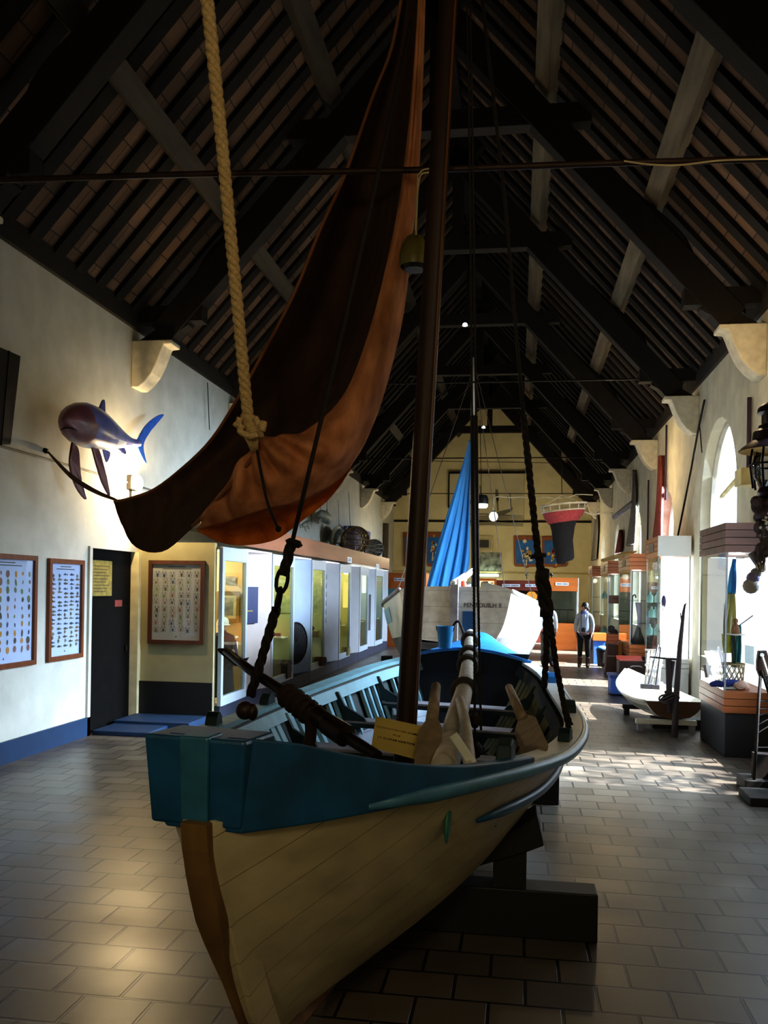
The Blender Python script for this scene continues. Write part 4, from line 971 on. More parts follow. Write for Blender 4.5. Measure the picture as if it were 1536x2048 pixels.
text('PENTOUILH II',.092,M('transom_ink','141414',.6),wb,V(AY(965,1211,Y2-.025)),(1,0,0.012),(0,0,1),.002)
MB().box(-.06,.06,-.16,-.03,.62,2.02).build('rudder_post',m_grey,wb,local=True,bevel=.01)
MB().box(-.03,.03,-.4,-.16,.62,1.1).build('rudder_blade',m_gb,wb,local=True,bevel=.01)
MB().box(.12,.3,-.06,-.02,1.25,1.62).build('stern_hatch',M('hatch_blue','1E5A8C',.4),wb,local=True,bevel=.006)
MB().bar((0,1.2,.5),(0,8.0,.5),.12,.16).build('keel',m_gb,wb,local=True)
MB().box(-.28,.22,3.6,4.8,1.55,1.95).build('engine_casing',m_wh,wb,local=True,bevel=.03)
# supports
for i,(x,y,Y) in enumerate(((772,1325,15.2),(1040,1340,15.2))):
    q=AY(x,y,Y);tag(MB().box(q.x-.09,q.x+.09,Y,Y+.18,0,.75).build('boat_prop',m_black,bevel=.008),'black upright timber prop under the %s side of the white boat'%('left','right')[i],'prop','boat props')
for Y in(14.6,18.5):tag(MB().box(-1.9,.0,Y,Y+.3,0,.42).build('keel_block',m_black,bevel=.01),'black keel block under the white boat, %s'%('near its stern' if Y<16 else 'near its bow'),'keel block','keel blocks')
# its mast, sail, gear
Ym=17.2;b=AY(951,1250,Ym);b.z=1.6;tp=AY(947,716,Ym);mid=AY(948,832,Ym)
t=thing('boat_mast','slender mast of the white boat, grey below and white at the top','mast',b)
MB().tube([b,mid],[.085,.075],12).build('lower_pole',wood('grey_mast','3E3A38',.5,.3,'z'),t,smooth='all')
MB().tube([mid-V((0,0,.03)),tp],[.062,.045],12).build('topmast',M('mast_white','D8DAD8',.5,0,.12,12),t,smooth='all')
for x0,y0,x1,y1 in((949,730,1082,1262),(949,735,1010,1180),(946,740,780,1225)):
    MB().tube([AY(x0,y0,Ym),AY(x1,y1,Ym-1.0)],.008,4).build('stay',M('wire_grey','6A6660',.5),t)
sr=[[(938,880),(941,880)],[(926,925),(941,930)],[(911,975),(940,985)],[(895,1025),(940,1040)],[(880,1075),(939,1090)],[(866,1125),(938,1125)],[(853,1175),(936,1142)],[(851,1190),(936,1146)]]
rows=[[(*l,Ym-.7),((l[0]*2+r[0])/3,(l[1]*2+r[1])/3+(10 if i>5 else 0),Ym-.55),((l[0]+r[0]*2)/3,(l[1]+r[1]*2)/3+(12 if i>5 else 0),Ym-.25),(*r,Ym-.1)] for i,(l,r) in enumerate(sr)]
t=thing('blue_sail','bright blue triangular sail gathered against the mast of the white boat','sail',AY(900,1180,Ym-.4))
m_bs=M('blue_sailcloth','1E78C0',.7,0,.18,4,.1,(1,1,.15),trans=.3,col2='3C9ADC')
MB().sheet(cloth(rows,6,10,lambda a,b:.045*math.sin(b*24+a*2.5)*(.4+a*.6)+.035*math.sin(b*52+a*5)*a),.004).build('cloth',m_bs,t,smooth='all')
MB().tube([AY(x,y,Ym-.08) for x,y in((940,878),(939,1000),(937,1140))],.012,5).build('luff_rope',M('pale_cord'),t)
MB().tube(spline([AY(x,y,Ym-2.5) for x,y in((862,1189),(872,1208),(888,1215),(896,1200))],5),.012,5).build('sheet_line',m_tar,t)
t=thing('boom_bundle','pale grey boom and spars lashed together on the stern of the white boat','spar',AY(915,1180,Y2+.3))
Yg=Y2+.2
for x0,y0,x1,y1,r in((893,1184,944,1142,.052),(905,1166,936,1146,.04),(900,1180,930,1160,.035)):MB().tube([AY(x0,y0,Yg),AY(x1,y1,Yg+1.2)],r,10).build('spar',wood('white_wood'),t,smooth=True)
MB().tube([AY(917,1158,Yg),AY(918,1190,Yg)],.03,8).build('crutch_post',m_white,t,smooth=True)
MB().tube(spline([AY(x,y,Yg-.1) for x,y in((905,1166,),(912,1176),(905,1188),(892,1200),(870,1196))],5),.012,5).build('lashing',m_tar,t)
tag(MB().ell(AY(926,1171,Y2+.5),.06,.05,.08,12).build('float_buoy',M('buoy_orange','E2543A',.4),smooth='all'),'small orange float beside the spars on the white boat stern','buoy')
tag(MB().ell(AY(987,1189,Y2+.9),.07,.07,.06,10).build('deck_winch',m_iron,smooth='all'),'small dark winch head on the stern rail of the white boat','winch')
# ================================================================ far end of the hall
YB=37.95
m_scap=M('wall_caption','CFC596',.85,0,.1,3)
t=thing('mounted_ship_mural','large grey drawing of a sailing trawler on the far gable wall','mural',AY(975,1050,YB))
a=AY(898,1052,YB);b=AY(1048,946,YB)
MB().box(a.x,b.x,YB-.04,YB,a.z,b.z).build('panel',M('mural_ground','C4BC98',.8,0,.12,1.2),t)
MB().box(a.x-.05,b.x+.05,YB-.1,YB-.0,b.z-.03,b.z+.06).build('top_batten',m_truss,t)
MB().box(a.x-.06,a.x,YB-.06,YB,a.z+.8,b.z).build('side_batten',m_truss,t)
W=lambda x,y:AY(x,y,YB-.05);m=MB()
m.poly([W(*p) for p in((985,1028),(1000,1022),(1020,1018),(1026,1014),(1024,1022),(1005,1031),(988,1033))])
for x,y0,y1,w in((993,978,1022,2.5),(1020,985,1018,1.2),(948,960,1010,2.0),(960,970,1008,1.2)):m.poly([W(x-w,y0),W(x+w,y0+2),W(x+w+2,y1),W(x+2-w*.3,y1)])
m.poly([W(990,985),(W(996,978)),W(998,1000),W(994,1004)])
for i in range(9):
    y=1030+i*2.6;x0=905+(i*37)%40;m.poly([W(x0,y),W(x0+60,y-3),W(1046,y+1),W(1046,y+2),W(x0+60,y-1),W(x0,y+1.3)])
m.poly([W(940,1000),W(970,1004),W(975,1010),W(938,1008)])
m.build('drawing',M('mural_ink','6E6A58',.85,0,.3,1.5),t,weld=False)
def crest(label,x0,x1,y0,y1,seed):
    Yc=YB-.06;t=thing('hanging_plaque',label,'plaque',AY((x0+x1)/2,y1,Yc));f=lambda u,v,Y=Yc:AY(x0+(x1-x0)*u,y0+(y1-y0)*v,Y)
    MB().prism([f(*p) for p in((0,0),(1,0),(1,.05),(.985,.9),(.93,.95),(.62,.96),(.5,1.0),(.38,.96),(.07,.95),(.015,.9),(0,.05))],(0,.06,0)).build('board',wood('crest_wood','8A4A1E',.45,.25,'z'),t,bevel=.02)
    MB().prism([f(*p,Yc-.02) for p in((.09,.14),(.91,.14),(.9,.87),(.1,.87))],(0,.02,0)).build('field',M('crest_blue','1463A8',.6,0,.35,2.2),t)
    m=MB();r=random.Random(seed);g=lambda u,v:f(u,v,Yc-.03)
    for i in range(16):
        u=.5+r.gauss(0,.11);v=.5+r.gauss(0,.16);a=r.uniform(.03,.08);b=r.uniform(.03,.07);m.poly([g(u+a*math.cos(k*PI/4),v+b*math.sin(k*PI/4)) for k in range(8)],r.choice((0,0,1,2)))
    for s in(-1,1):m.poly([g(.5+s*.05,.55),g(.5+s*.12,.55),g(.5+s*.16,.8),g(.5+s*.09,.8)],1)
    m.build('emblem',[M('crest_gold','C79A3A',.5),M('crest_cream','D8CFAE',.6),M('crest_red','A8482A',.6)],t,weld=False)
crest('blue heraldic plaque with gold and red figure, left of two on the far wall',1027,1080,1071,1136,4)
crest('blue heraldic plaque with pale gold figure on the far wall, partly behind the hanging net',1084,1136,1072,1136,8)
for i,(x0,x1) in enumerate(((806,846),(853,884))):
    crest('wooden heraldic plaque on the far wall, %s'%('half hidden by the tall mast','between tall mast and blue sail')[i],x0,x1,1064,1136,12+i)
flat('framed_picture','pale framed dark seascape on the far wall right of the blue mast','picture',YB,(951,1072,986,1103),.08,dict(frame=M('frame_pale','B8AE88',.6),fw=.09,mat=M('mount_cream2','B0A47E',.8),mw=.08,pic=M('seascape_dark','3A3A34',.7,0,.5,2)))
flat('photo_mural','black and white crowd photograph on the far wall below the framed seascape','photograph',YB,(948,1105,1003,1148),.05,dict(pic=M('crowd_photo','20221F',.8,0,.8,4,col2='A8AE9C')))
struct(MB().box(XL,XR,YB-.06,YB,AY(1100,1146,YB).z-.03,AY(1100,1146,YB).z+.03).build('trim_3',M('trim_yellow','B4A46E',.8)))
struct(MB().box(XL,XR,YB-.05,YB,AY(1000,1043,YB).z-.04,AY(1000,1043,YB).z+.04).build('trim_4',m_truss))
tag(MB().tube([AX(0+x,y,1) if 0 else AY(x,y,36.5) for x,y in((780,921),(1000,924),(1255,929))],.012,5).build('hanging_rod',m_iron),'thin iron rod across the hall before the far gable','rod')
# far ring of display units
m_or=wood('orange_veneer','B4622A',.4,.18,'x',.03,6);m_red=wood('red_veneer','6A2E20',.5,.2,'x',.03,6)
m_lab=M('label_white')
def unit(label,x0,x1,yt,yh,yg,Y,mt,glow,depth=.9,base=None,group='far display units',zb=None):
    a=AY(x0,yt,Y);b=AY(x1,yh,Y);t=thing('display_unit',label,'display unit',((a.x+b.x)/2,Y,0),group=group);zg=AY(x0,yg,Y).z
    MB().box(a.x,b.x,Y,Y+depth,b.z,a.z).build('header',mt,t,bevel=.01)
    MB().box(a.x,b.x,Y,Y+depth,0,zg).build('base',base or mt,t,bevel=.01)
    MB().box(a.x+.02,b.x-.02,Y+depth-.05,Y+depth,zg,b.z).build('back_panel',glow,t)
    m=MB()
    for x in(a.x,b.x-.04):m.box(x,x+.04,Y,Y+.04,zg,b.z)
    m.build('posts',M('post_steel','A8ACAC',.4,.4),t)
    MB().box(a.x+.04,b.x-.04,Y+.012,Y+.018,zg,b.z).build('glass',m_cg,t)
    return t,a,b,zg
def lab(t,px,py,w,hh,Y,n=14):
    q=AY(px,py,Y);pl=MB().box(q.x-w/2,q.x+w/2,Y-.012,Y,q.z-hh/2,q.z+hh/2).build('label_plate',m_lab,t)
    m=MB();r=random.Random(px)
    for g in range(n):
        u=q.x-w*.45+w*.9*g/n
        if r.random()<.85:m.box(u,u+w*.9/n*.7,Y-.014,Y-.012,q.z-hh*.2,q.z+hh*.2)
    m.build('lettering',M('label_ink'),pl,weld=False)
Yu=29.0
t,a,b,zg=unit('orange veneered display unit with grey glass case behind the visitors, right of the white boat',1093,1156,1155,1183,1246,Yu,m_or,M('unit_back_grey','A9B4AC',.7,0,.15,3))
lab(t,1124,1168,.42,.1,Yu)
MB().box(b.x,b.x+.02,Yu,Yu+.9,0,a.z).build('side_panel',m_white,t)
m=MB()
for i in range(6):m.box(a.x+.15+.28*i,a.x+.16+.28*i,Yu+.3,Yu+.31,zg,zg+.42)
m.box(a.x+.1,b.x-.1,Yu+.3,Yu+.32,zg+.42,zg+.45);m.build('rail',m_iron,t)
t,a,b,zg=unit('orange veneered display unit with painted sea panel beyond the left show cases',768,852,1145,1178,1240,28.6,m_or,M('sea_paint','4FA2D0',.7,0,.2,1.5,col2='A8D0E0'))
lab(t,798,1159,.34,.1,28.6,9)
t,a,b,zg=unit('dark red display unit with glowing bowl at the far end behind the white boat',993,1093,1160,1182,1236,33.0,m_red,M('unit_dark','1E1412',.7,0,.5,4),base=m_red)
lab(t,1022,1171,.66,.1,33,16);lab(t,1064,1171,.5,.1,33,12)
tag(MB().lathe([(.02,-.22),(.05,-.18),(.2,-.02),(.22,.1),(.12,.22),(.08,.24),(.02,.2)],AY(1063,1196,33.4),16).build('hanging_brass_lamp',emis('copper_glow','E09A4A',1.2),smooth=True),'glowing round copper lamp in the dark red unit at the far end','lamp')
t=thing('lit_sign_box','orange framed lit sign box at the far end right of the white mast','sign',AY(971,1182,33))
a=AY(953,1180,33);b=AY(993,1157,33)
MB().box(a.x,b.x,33,33.3,a.z,b.z).build('box',m_or,t)
MB().box(a.x+.09,b.x-.09,32.98,33,a.z+.06,b.z-.1).build('face',emis('sign_cream','FFE0A0',1.6),t)
m=MB();c=AY(971,1169,32.97);m.box(c.x-.1,c.x+.1,32.965,32.975,c.z,c.z+.12).box(c.x-.02,c.x+.02,32.965,32.975,c.z-.16,c.z).box(c.x+.2,c.x+.3,32.965,32.975,c.z+.04,c.z+.08);m.build('pictogram',M('sign_brown','6A3A1E',.6),t)
tag(MB().box(a.x-.05,AY(992,1182,33).x,33.02,33.6,0,AY(960,1182,33).z).build('counter',m_or,bevel=.01),'long orange counter at the far end behind the white boat','counter')
for x in(1054,1103):
    t=thing('picture_lamp','small dark gooseneck lamp on top of the far units, %s'%('left one' if x<1100 else 'right one'),'lamp',AY(x,1158,32.9),group='gooseneck lamps')
    MB().tube(spline([AY(x,1158,33.1),AY(x,1153,33.1),AY(x+1,1150,32.9)],4),.02,6).build('neck',m_iron,t,smooth='all')
    MB().ell(AY(x,1149,32.9),.07,.07,.06,10).build('head',m_iron,t,smooth='all')
t=thing('picture_light','bright strip lamp below the crowd photograph on the far wall','lamp',AY(975,1152,YB-.2))
a=AY(955,1152,YB-.2);b=AY(996,1149,YB-.2);MB().box(a.x,b.x,YB-.25,YB-.1,a.z,b.z).build('tube',emis('strip_glow','E8FFE8',9),t)
MB().box(a.x-.03,b.x+.03,YB-.1,YB,a.z-.02,b.z+.02).build('holder',m_white,t)
# pendants and the hanging trawl
Yp=20.4
t=thing('pendant_globe','white globe lamp hanging on a cable beyond the blue sail','pendant lamp',AY(987,1033,Yp))
MB().ell(AY(987,1033,Yp),.105,.105,.115,18).build('globe',emis('globe_glow','E8ECE8',1.0),t,smooth='all')
MB().tube([AY(987,1023,Yp),AY(988,996,Yp)],.012,6).build('rod',m_white,t)
MB().lathe([(.03,0),(.05,.01),(.03,.03)],AY(987,1024,Yp),12).build('gallery',m_iron,t)
tag(MB().tube(spline([AY(x,y,Yp) for x,y in((988,997),(997,993),(1020,995),(1045,994),(1070,997),(1090,994),(1110,997),(1135,995),(1152,989))],5),.014,6).build('hanging_white_rope',M('white_rope','D8D4C4',.8),smooth='all'),'long wavy white rope strung from the globe lamp to the right roof truss','rope')
tag(MB().tube([AY(1152,989,Yp),AY(1168,989,Yp),AY(1185,990,Yp+.2)],.012,6).build('hanging_hook',m_white),'white hook at the right end of the wavy rope','hook')
t=thing('pendant_drum','dark drum pendant lamp with bright underside beyond the blue mast','pendant lamp',AY(963,1000,Yp))
MB().lathe([(.16,0),(.16,.12),(.12,.2),(.03,.22)],AY(963,1008,Yp),20).build('shade',M('pendant_dark','1A2434',.4),t,smooth=True)
MB().lathe([(.02,-.075),(.12,-.075),(.145,-.045),(.145,.0),(.02,.0)],AY(963,1009,Yp),20).build('diffuser',emis('cool_glow','DFFFF4',7),t,smooth=True)
MB().tube([AY(963,1000,Yp)+V((0,0,.05)),AY(960,840,Yp)],.008,5).build('cable',m_iron,t)
for x,y,l in((930,650,'right beside the tall mast'),(967,855,'beside the white topmast')):
    tag(MB().lathe([(.02,.05),(.05,.03),(.06,-.02),(.02,-.03)],AY(x,y,19.9 if y<700 else 29),12).build('ceiling_spot',emis('spot_glow','FFFFFF',2.5),smooth=True),'tiny white ceiling spot lamp under a collar beam %s'%l,'lamp')
t=thing('hanging_trawl','small trawl net with white hoop and red mouth hanging under the right roof','net',AY(1128,1010,Yp))
c0=AY(1127,1019,Yp);A=.50;B_=.42
def rg(dz,f,n=28,dx=0):return [c0+V((A*f*math.cos(2*PI*i/n)+dx,B_*f*math.sin(2*PI*i/n),dz+.05*math.cos(2*PI*i/n))) for i in range(n)]
up,lo=rg(.10,1.04),rg(-.04,.96)
MB().tube(up,.026,6,closed=True).tube(lo,.02,6,closed=True).build('hoop',M('hoop_white','D8D2C4',.5),t,smooth='all')
m=MB()
for i in range(0,28,2):m.tube([up[i],lo[i]],.014,5)
m.build('spokes',M('hoop_white'),t,smooth='all')
m_net=M('net_dark','26262A',.95,0,.3,30,.2);m_netr=M('net_red','B04A50',.8,0,.25,18,.1)
m=MB();m.grid([rg(-.04,.97),rg(-.16,.86),rg(-.30,.66)],closed=True);m.build('red_mouth',m_netr,t,smooth='all')
m=MB();m.grid([rg(-.28,.62),rg(-.45,.52),rg(-.75,.45),rg(-1.0,.42,dx=.04),rg(-1.15,.40,dx=.06)],closed=True)
m.grid([rg(-1.13,.405,dx=.06),rg(-1.2,.33,dx=.06),rg(-1.2,.02,dx=.06)],closed=True);m.build('net_bag',m_net,t,smooth='all')
ap=AY(1124,990,Yp)
for i in(2,9,16,23):MB().tube([up[i],ap],.012,5).build('bridle',M('white_rope'),t)
MB().tube([ap,AY(1122,900,Yp)],.01,5).build('hanger',m_iron,t)
tag(MB().tube(spline([AY(1168,1024,Yp),AY(1185,1029,Yp),AY(1200,1027,Yp),AY(1225,1026,Yp+.3)],4),.02,6).build('hanging_white_pole',M('hoop_white'),smooth='all'),'thin white pole running from the trawl hoop to the right wall','pole')
# ================================================================ right side show cases
m_cw=wood('case_wood','8A4E26',.5,.25,'x',.08,6);m_cwy=wood('case_wood_front','6E5446',.5,.25,'y',.08,6)
m_dkb=M('case_base_dark','121018',.6,0,.2,4);m_alu=M('case_edge','8E949A',.35,.7,.1,9)
m_wi=M('case_glare_white','E4E8EA',.6,0,.03,3)  # white stands for the glare on the second case
XC2=2.45
cs=[(10.9,12.35),(16.0,17.4),(19.8,22.0),(24.6,26.7),(29.7,31.2)]
tops=[2.8,2.95,2.8,2.8,2.8]
zone=['nearest','second','third','fourth','farthest']
def planked(mb,x0,x1,y0,y1,z0,z1,n,g=.008):
    h=(z1-z0)/n
    for i in range(n):mb.box(x0,x1,y0,y1,z0+i*h,z0+(i+1)*h-g)
for k,(ya,yb) in enumerate(cs):
    t=thing('glass_case','tall wood topped glass show case along the right wall, %s'%zone[k],'show case',(2.73,(ya+yb)/2,0),group='right show cases')
    x1=3.0;zt=tops[k];z1=zt-.36
    MB().box(XC2+.02,x1,ya+.02,yb-.02,0,.53).build('base',m_dkb if k!=1 else m_wi,t,bevel=.008)
    m=MB();planked(m,XC2,x1,ya,yb,.53,.79,3);m.build('lower_band',m_cw if k!=1 else m_wi,t)
    if k==1:MB().box(XC2-.015,x1,ya-.03,ya-.02,z1,zt).build('header_end_glare',m_wi,t)  # blown-out end of the header put in as a white plate
    m=MB();planked(m,XC2-.02,x1,ya-.02,yb+.02,z1,zt,4);m.build('header',m_cw if k else wood('case_wood_a','64463A',.5,.3,'x',.08,6),t)
    for x,y in((XC2,ya),(x1-.02,ya),(XC2,yb-.02),(x1-.02,yb-.02)):MB().box(x,x+.018,y,y+.018,.79,z1).build('edge_rail',m_alu,t)
    m=MB();m.poly([(XC2+.008,ya,.79),(XC2+.008,yb,.79),(XC2+.008,yb,z1),(XC2+.008,ya,z1)]).poly([(XC2,ya+.008,.79),(x1,ya+.008,.79),(x1,ya+.008,z1),(XC2,ya+.008,z1)]).poly([(XC2,yb-.008,.79),(x1,yb-.008,.79),(x1,yb-.008,z1),(XC2,yb-.008,z1)])
    m.build('glass',glass('case_glass_r','F0F8F8',.7),t)
    if k:
        for z in(1.25,1.75):MB().box(XC2+.03,x1-.02,ya+.05,yb-.05,z,z+.012).build('glass_shelf',glass('shelf_glass','CFEDEA',1),t)
    if k:
        MB().box(XC2-.03,XC2-.02,(ya+yb)/2-.3,(ya+yb)/2+.3,zt-.26,zt-.12).build('label_plate',M('plate_dim','5A5050',.6),t)
    if k==1:MB().box(XC2+.06,x1-.02,ya+.03,ya+.05,.8,z1-.02).box(x1-.03,x1-.01,ya+.05,yb-.05,.8,z1-.02).build('glare_panel',emis('glare_white','FFFFFF',2.2),t)  # glowing panels added for the window glare, no lightbox there
    elif k==0:MB().box(x1-.03,x1-.01,ya+.05,yb-.03,.8,z1-.02).box(XC2+.08,x1-.03,yb-.05,yb-.03,.8,z1-.02).build('glare_panel',emis('glare_white_soft','F4F8FF',1.25),t)  # softer glowing panels added to whiten the nearest case like glare
    light('POINT',((XC2+x1)/2,(ya+yb)/2,z1-.12),9,(1,.97,.9),.08,name='case_light')  # added brightening inside; these cases are lit by the windows behind
# contents of the near case
f=lambda x,y,Y:AY(x,y,Y)
Yc=11.6
t=thing('hanging_flag','blue, yellow and green flag hanging furled inside the nearest glass case','flag',AY(1472,1330,Yc))
def strip(pts,w,mat,nm,Y,ph=0):
    C=spline([AY(x,y,Y) for x,y in pts],6);rows=[]
    for i,c in enumerate(C):
        a=w[0]+(w[1]-w[0])*math.sin(PI*.5*min(1,i/len(C)*1.2));rows.append([c+V((a*(j/8-.5),.05*math.sin(j*1.9+ph+i*.2),0)) for j in range(9)])
    MB().sheet(rows,.004).build(nm,mat,t,smooth='all')
strip([(1469,1118),(1466,1150),(1463,1188)],(.03,.08),M('flag_blue','2E9AD0',.7,trans=.3),'upper_blue',Yc)
strip([(1462,1186),(1460,1230),(1458,1270)],(.08,.14),M('flag_cream','CFC890',.7,trans=.3),'cream_fold',Yc,1)
strip([(1457,1268),(1456,1290),(1456,1306)],(.14,.13),M('flag_yellow','D8D83A',.7,trans=.3),'yellow_fold',Yc,2)
strip([(1476,1250),(1474,1290),(1472,1335)],(.06,.12),M('flag_teal','1E8E9A',.7,trans=.3),'lower_blue',Yc+.06,3)
strip([(1466,1270),(1467,1300),(1468,1330)],(.05,.06),M('flag_green','2A5A4A',.7,trans=.3),'green_fold',Yc-.05,3)
t=thing('straw_basket','open woven straw basket inside the nearest glass case','basket',(AY(1463,1362,Yc)))
c=AY(1463,1372,11.5);c.z=.8;m=MB();rows=14
for i in range(rows):
    for s in(-1,1):m.tube([c+V((.13*(1+.15*j/6)*math.cos(2*PI*i/rows+s*j*.16),.11*(1+.15*j/6)*math.sin(2*PI*i/rows+s*j*.16),.27*j/6)) for j in range(7)],.007,4)
m.tube([c+V((.15*math.cos(2*PI*i/20),.127*math.sin(2*PI*i/20),.27)) for i in range(20)],.012,5,closed=True);m.build('weave',M('straw','8E7A56',.8,0,.2,20),t,weld=False)
def shell(label,c,s):
    t=thing('sea_shell',label,'shell',c);m=MB()
    P=[];n=40
    for i in range(n):
        a=i*.42;r=s*(1-i/n)**1.0*.6;P.append(c+V((r*math.cos(a)*.8,r*math.sin(a)*.5,s*.25+s*1.1*i/n*.6)))
    m.tube(P,[s*.42*(1-i/n)+.004 for i in range(n)],8);m.build('whorl',M('shell_pink','D89A8A',.35,0,.25,12,col2='F0D8C8'),t,smooth='all')
    m=MB();m.ell(c+V((-s*.2,-s*.3,s*.3)),s*.4,s*.12,s*.28,10);m.build('lip',M('shell_cream','EED8C4',.4),t,smooth='all')
c=AY(1483,1374,11.15);c.z=.79;shell('large pink and cream sea shell on the floor of the nearest glass case',c,.12)
for i,(x,y) in enumerate(((1440,1368),(1456,1370))):
    c=AY(x,y,11.3);c.z=.79;m=MB();P=spline([c+V((-.12,0,.03)),c+V((-.05,0,.045)),c+V((.04,0,.06)),c+V((.12,0,.05))],4)
    m.tube(P,[.02,.028,.034,.038,.04,.04,.042,.045,.045,.045,.045,.045,.04][:len(P)],8);tag(m.build('canvas_shoe',M('shoe_blue','2A3A86',.8),smooth='all'),'dark blue canvas shoe in the nearest glass case, %s of the pair'%('left','right')[i],'shoe','canvas shoes')
t=thing('model_figure','small carved fisherman figure with rod on a scalloped white shelf in the nearest glass case','figurine',AY(1471,1272,11.3))
c=AY(1471,1268,11.3);MB().lathe([(.02,0),(.055,.0),(.05,.06),(.04,.1),(.02,.13)],c,10).ell(c+V((0,0,.16)),.03,.03,.035,8).build('body',M('figure_wood','8A5A3A',.6,0,.3,20),t,smooth='all')
MB().tube([c+V((.03,-.02,.1)),AY(1506,1231,11.2)],.006,5).build('rod',m_tar,t)
m=MB();m.lathe([(.01,-.02),(.1,-.01),(.13,.0),(.01,.005)],c,14);m.build('scallop_shelf',m_white,t,smooth=True)
tag(MB().box(2.5,2.66,11.15,11.4,.79,.797).build('paper_card',m_white),'white paper card lying on the floor of the nearest glass case','card')
tag(MB().tube([AY(1409,1330,11.9),AY(1413,1355,11.9)],.018,6).build('wooden_peg',m_grey),'short grey wooden peg standing in the nearest glass case','peg')
tag(MB().prism([AY(*p,11.45) for p in((1490,1290),(1508,1293),(1508,1330),(1490,1326))],(0,.01,0)).build('caption_card',M('card_bluewhite','D0E4EA',.6)),'pale caption card hanging inside the nearest glass case','card')
# contents of further cases
t=thing('walking_cane','hooked pale cane standing in the third glass case','cane',AY(1265,1285,20.2))
MB().tube(spline([AY(x,y,20.2) for x,y in((1263,1285),(1264,1240),(1265,1200),(1266,1192),(1270,1190),(1272,1196))],5),.016,6).build('stick',m_iron,t,smooth='all')
t=thing('net_bag','pale violet net bag hanging above dark net heap in the third glass case','net',AY(1278,1285,20.4))
MB().lathe([(.02,0),(.14,.02),(.13,.15),(.06,.35),(.02,.5)],AY(1276,1292,20.4),14).build('heap',m_net,t,smooth=True)
MB().tube([AY(1276,1270,20.4),AY(1279,1235,20.4),AY(1276,1205,20.4)],[.03,.045,.06],8).build('hank',M('violet_net','B4A4C8',.8),t,smooth='all')
t=thing('wooden_box','brown wooden box on the shelf of the fourth glass case','box',AY(1227,1207,25.0))
q=AY(1227,1207,25.1);MB().box(q.x-.12,q.x+.13,25.0,25.3,q.z,q.z+.2).build('body',M('box_brown','7A5040',.6,0,.2,8),t,bevel=.008)
MB().box(q.x-.13,q.x+.14,24.99,25.31,q.z+.2,q.z+.23).build('lid',M('box_brown'),t)
q=AY(1228,1276,25.1);m=MB()
for i in range(5):m.ell(q+V((R.uniform(-.08,.08),R.uniform(0,.12),.07+.05*i)),.1,.1,.08,9)
tag(m.build('coral_lump',M('coral_dark','4A3E44',.8,0,.5,14,.4),smooth='all'),'dark lumpy coral on the floor of the fourth glass case','coral')
q=AY(1288,1180,18);
for i,(x,y,Y) in enumerate(((1300,1195,16.5),(1303,1225,16.5),(1299,1260,16.5),(1208,1190,25.6),(1206,1260,25.6))):
    c=AY(x,y,Y);tag(MB().lathe([(.02,-.1),(.06,-.09),(.06,.02),(.02,.07),(.02,.11)],c,10).build('glass_bottle',M('bottle_teal','7FB0AE',.2,0,.2,5),smooth=True),'teal glass bottle on %s in the %s glass case'%(('the top shelf','the middle shelf','the lowest shelf','the top shelf','the lowest shelf')[i],'second' if i<3 else 'fourth'),'bottle','teal bottles in the glass cases')
# ================================================================ things along the right aisle
m_dw=M('dinghy_white','E2E2D8',.5,0,.08,6,.05);m_dg=M('dinghy_grey','8E9088',.6,0,.2,7)
a=AZ(1352,1478);dn=Hull([(0,.4),(.6,.44),(1.4,.43),(2.2,.3),(2.9,.012)],[(0,.45),(.6,.42),(1.4,.43),(2.2,.5),(2.9,.63)],[(0,.2),(1,.17),(2,.19),(2.9,.42)],[(0,.35),(1,.35),(2,.45),(2.9,.9)],0,2.9,0,.25)
t=thing('small_dinghy','small flat white dinghy on trestles in the right aisle before the second glass case','boat',(2.17,12.5,0),(0,0,.107))
m=MB();ys=dn.ys(20)
for sd in(-1,1):m.sheet([[dn.p(y,i/8,sd) for i in range(9)] for y in ys],-.02*sd)
m.build('planking',m_dw,t,local=True,smooth=True)
for sd in(-1,1):
    m=MB();m.sheet([[dn.p(y,q,sd,.006) for q in(.45,.6,.72)] for y in dn.ys(14,.1,2.2)],.006*sd);m.build('grey_strake',m_dg,t,local=True)
    MB().tube([dn.p(y,1,sd,.01) for y in dn.ys(20)],.02,6).build('gunwale',m_dw,t,local=True,smooth='all')
P=[dn.p(0,i/8,-1) for i in range(8,-1,-1)]+[dn.p(0,i/8,1) for i in range(1,9)]
MB().prism([p+V((0,-.01,0)) for p in P],(0,.03,0)).build('transom',wood('transom_brown','5A4434',.7,.35,'x',.2),t,local=True)
for y in(.7,1.6):MB().box(-.36,.36,y-.1,y+.1,.36,.385).build('thwart',m_dw,t,local=True)
for i,(y,l) in enumerate(((12.75,'under the near end'),(14.3,'under the far end'))):
    t=thing('trestle','low dark wooden trestle %s of the small dinghy'%l,'trestle',(2.0,y,0),group='dinghy trestles')
    MB().box(1.68,2.5,y-.05,y+.05,.10,.165).build('beam',m_dw if i==0 else m_black,t)
    for x in(1.74,2.44):MB().box(x-.04,x+.04,y-.05,y+.05,0,.10).build('leg',m_black if i else m_grey,t)
tag(MB().box(1.95,2.95,13.0,13.3,0,.14).build('plinth_board',m_dkb,bevel=.006),'dark low plinth under the near end of the small dinghy','plinth')
def pole(nm,label,cat,P,r,mat,grp=None,**k):
    return tag(MB().tube(P,r,8).build(nm,mat,smooth='all'),label,cat,grp)
m_vio=wood('weathered_violet_wood','4E4852',.7,.25,'z')
t=thing('tall_stake','tall slender forked stake standing at the near end of the small dinghy','stake',AZ(1349,1474))
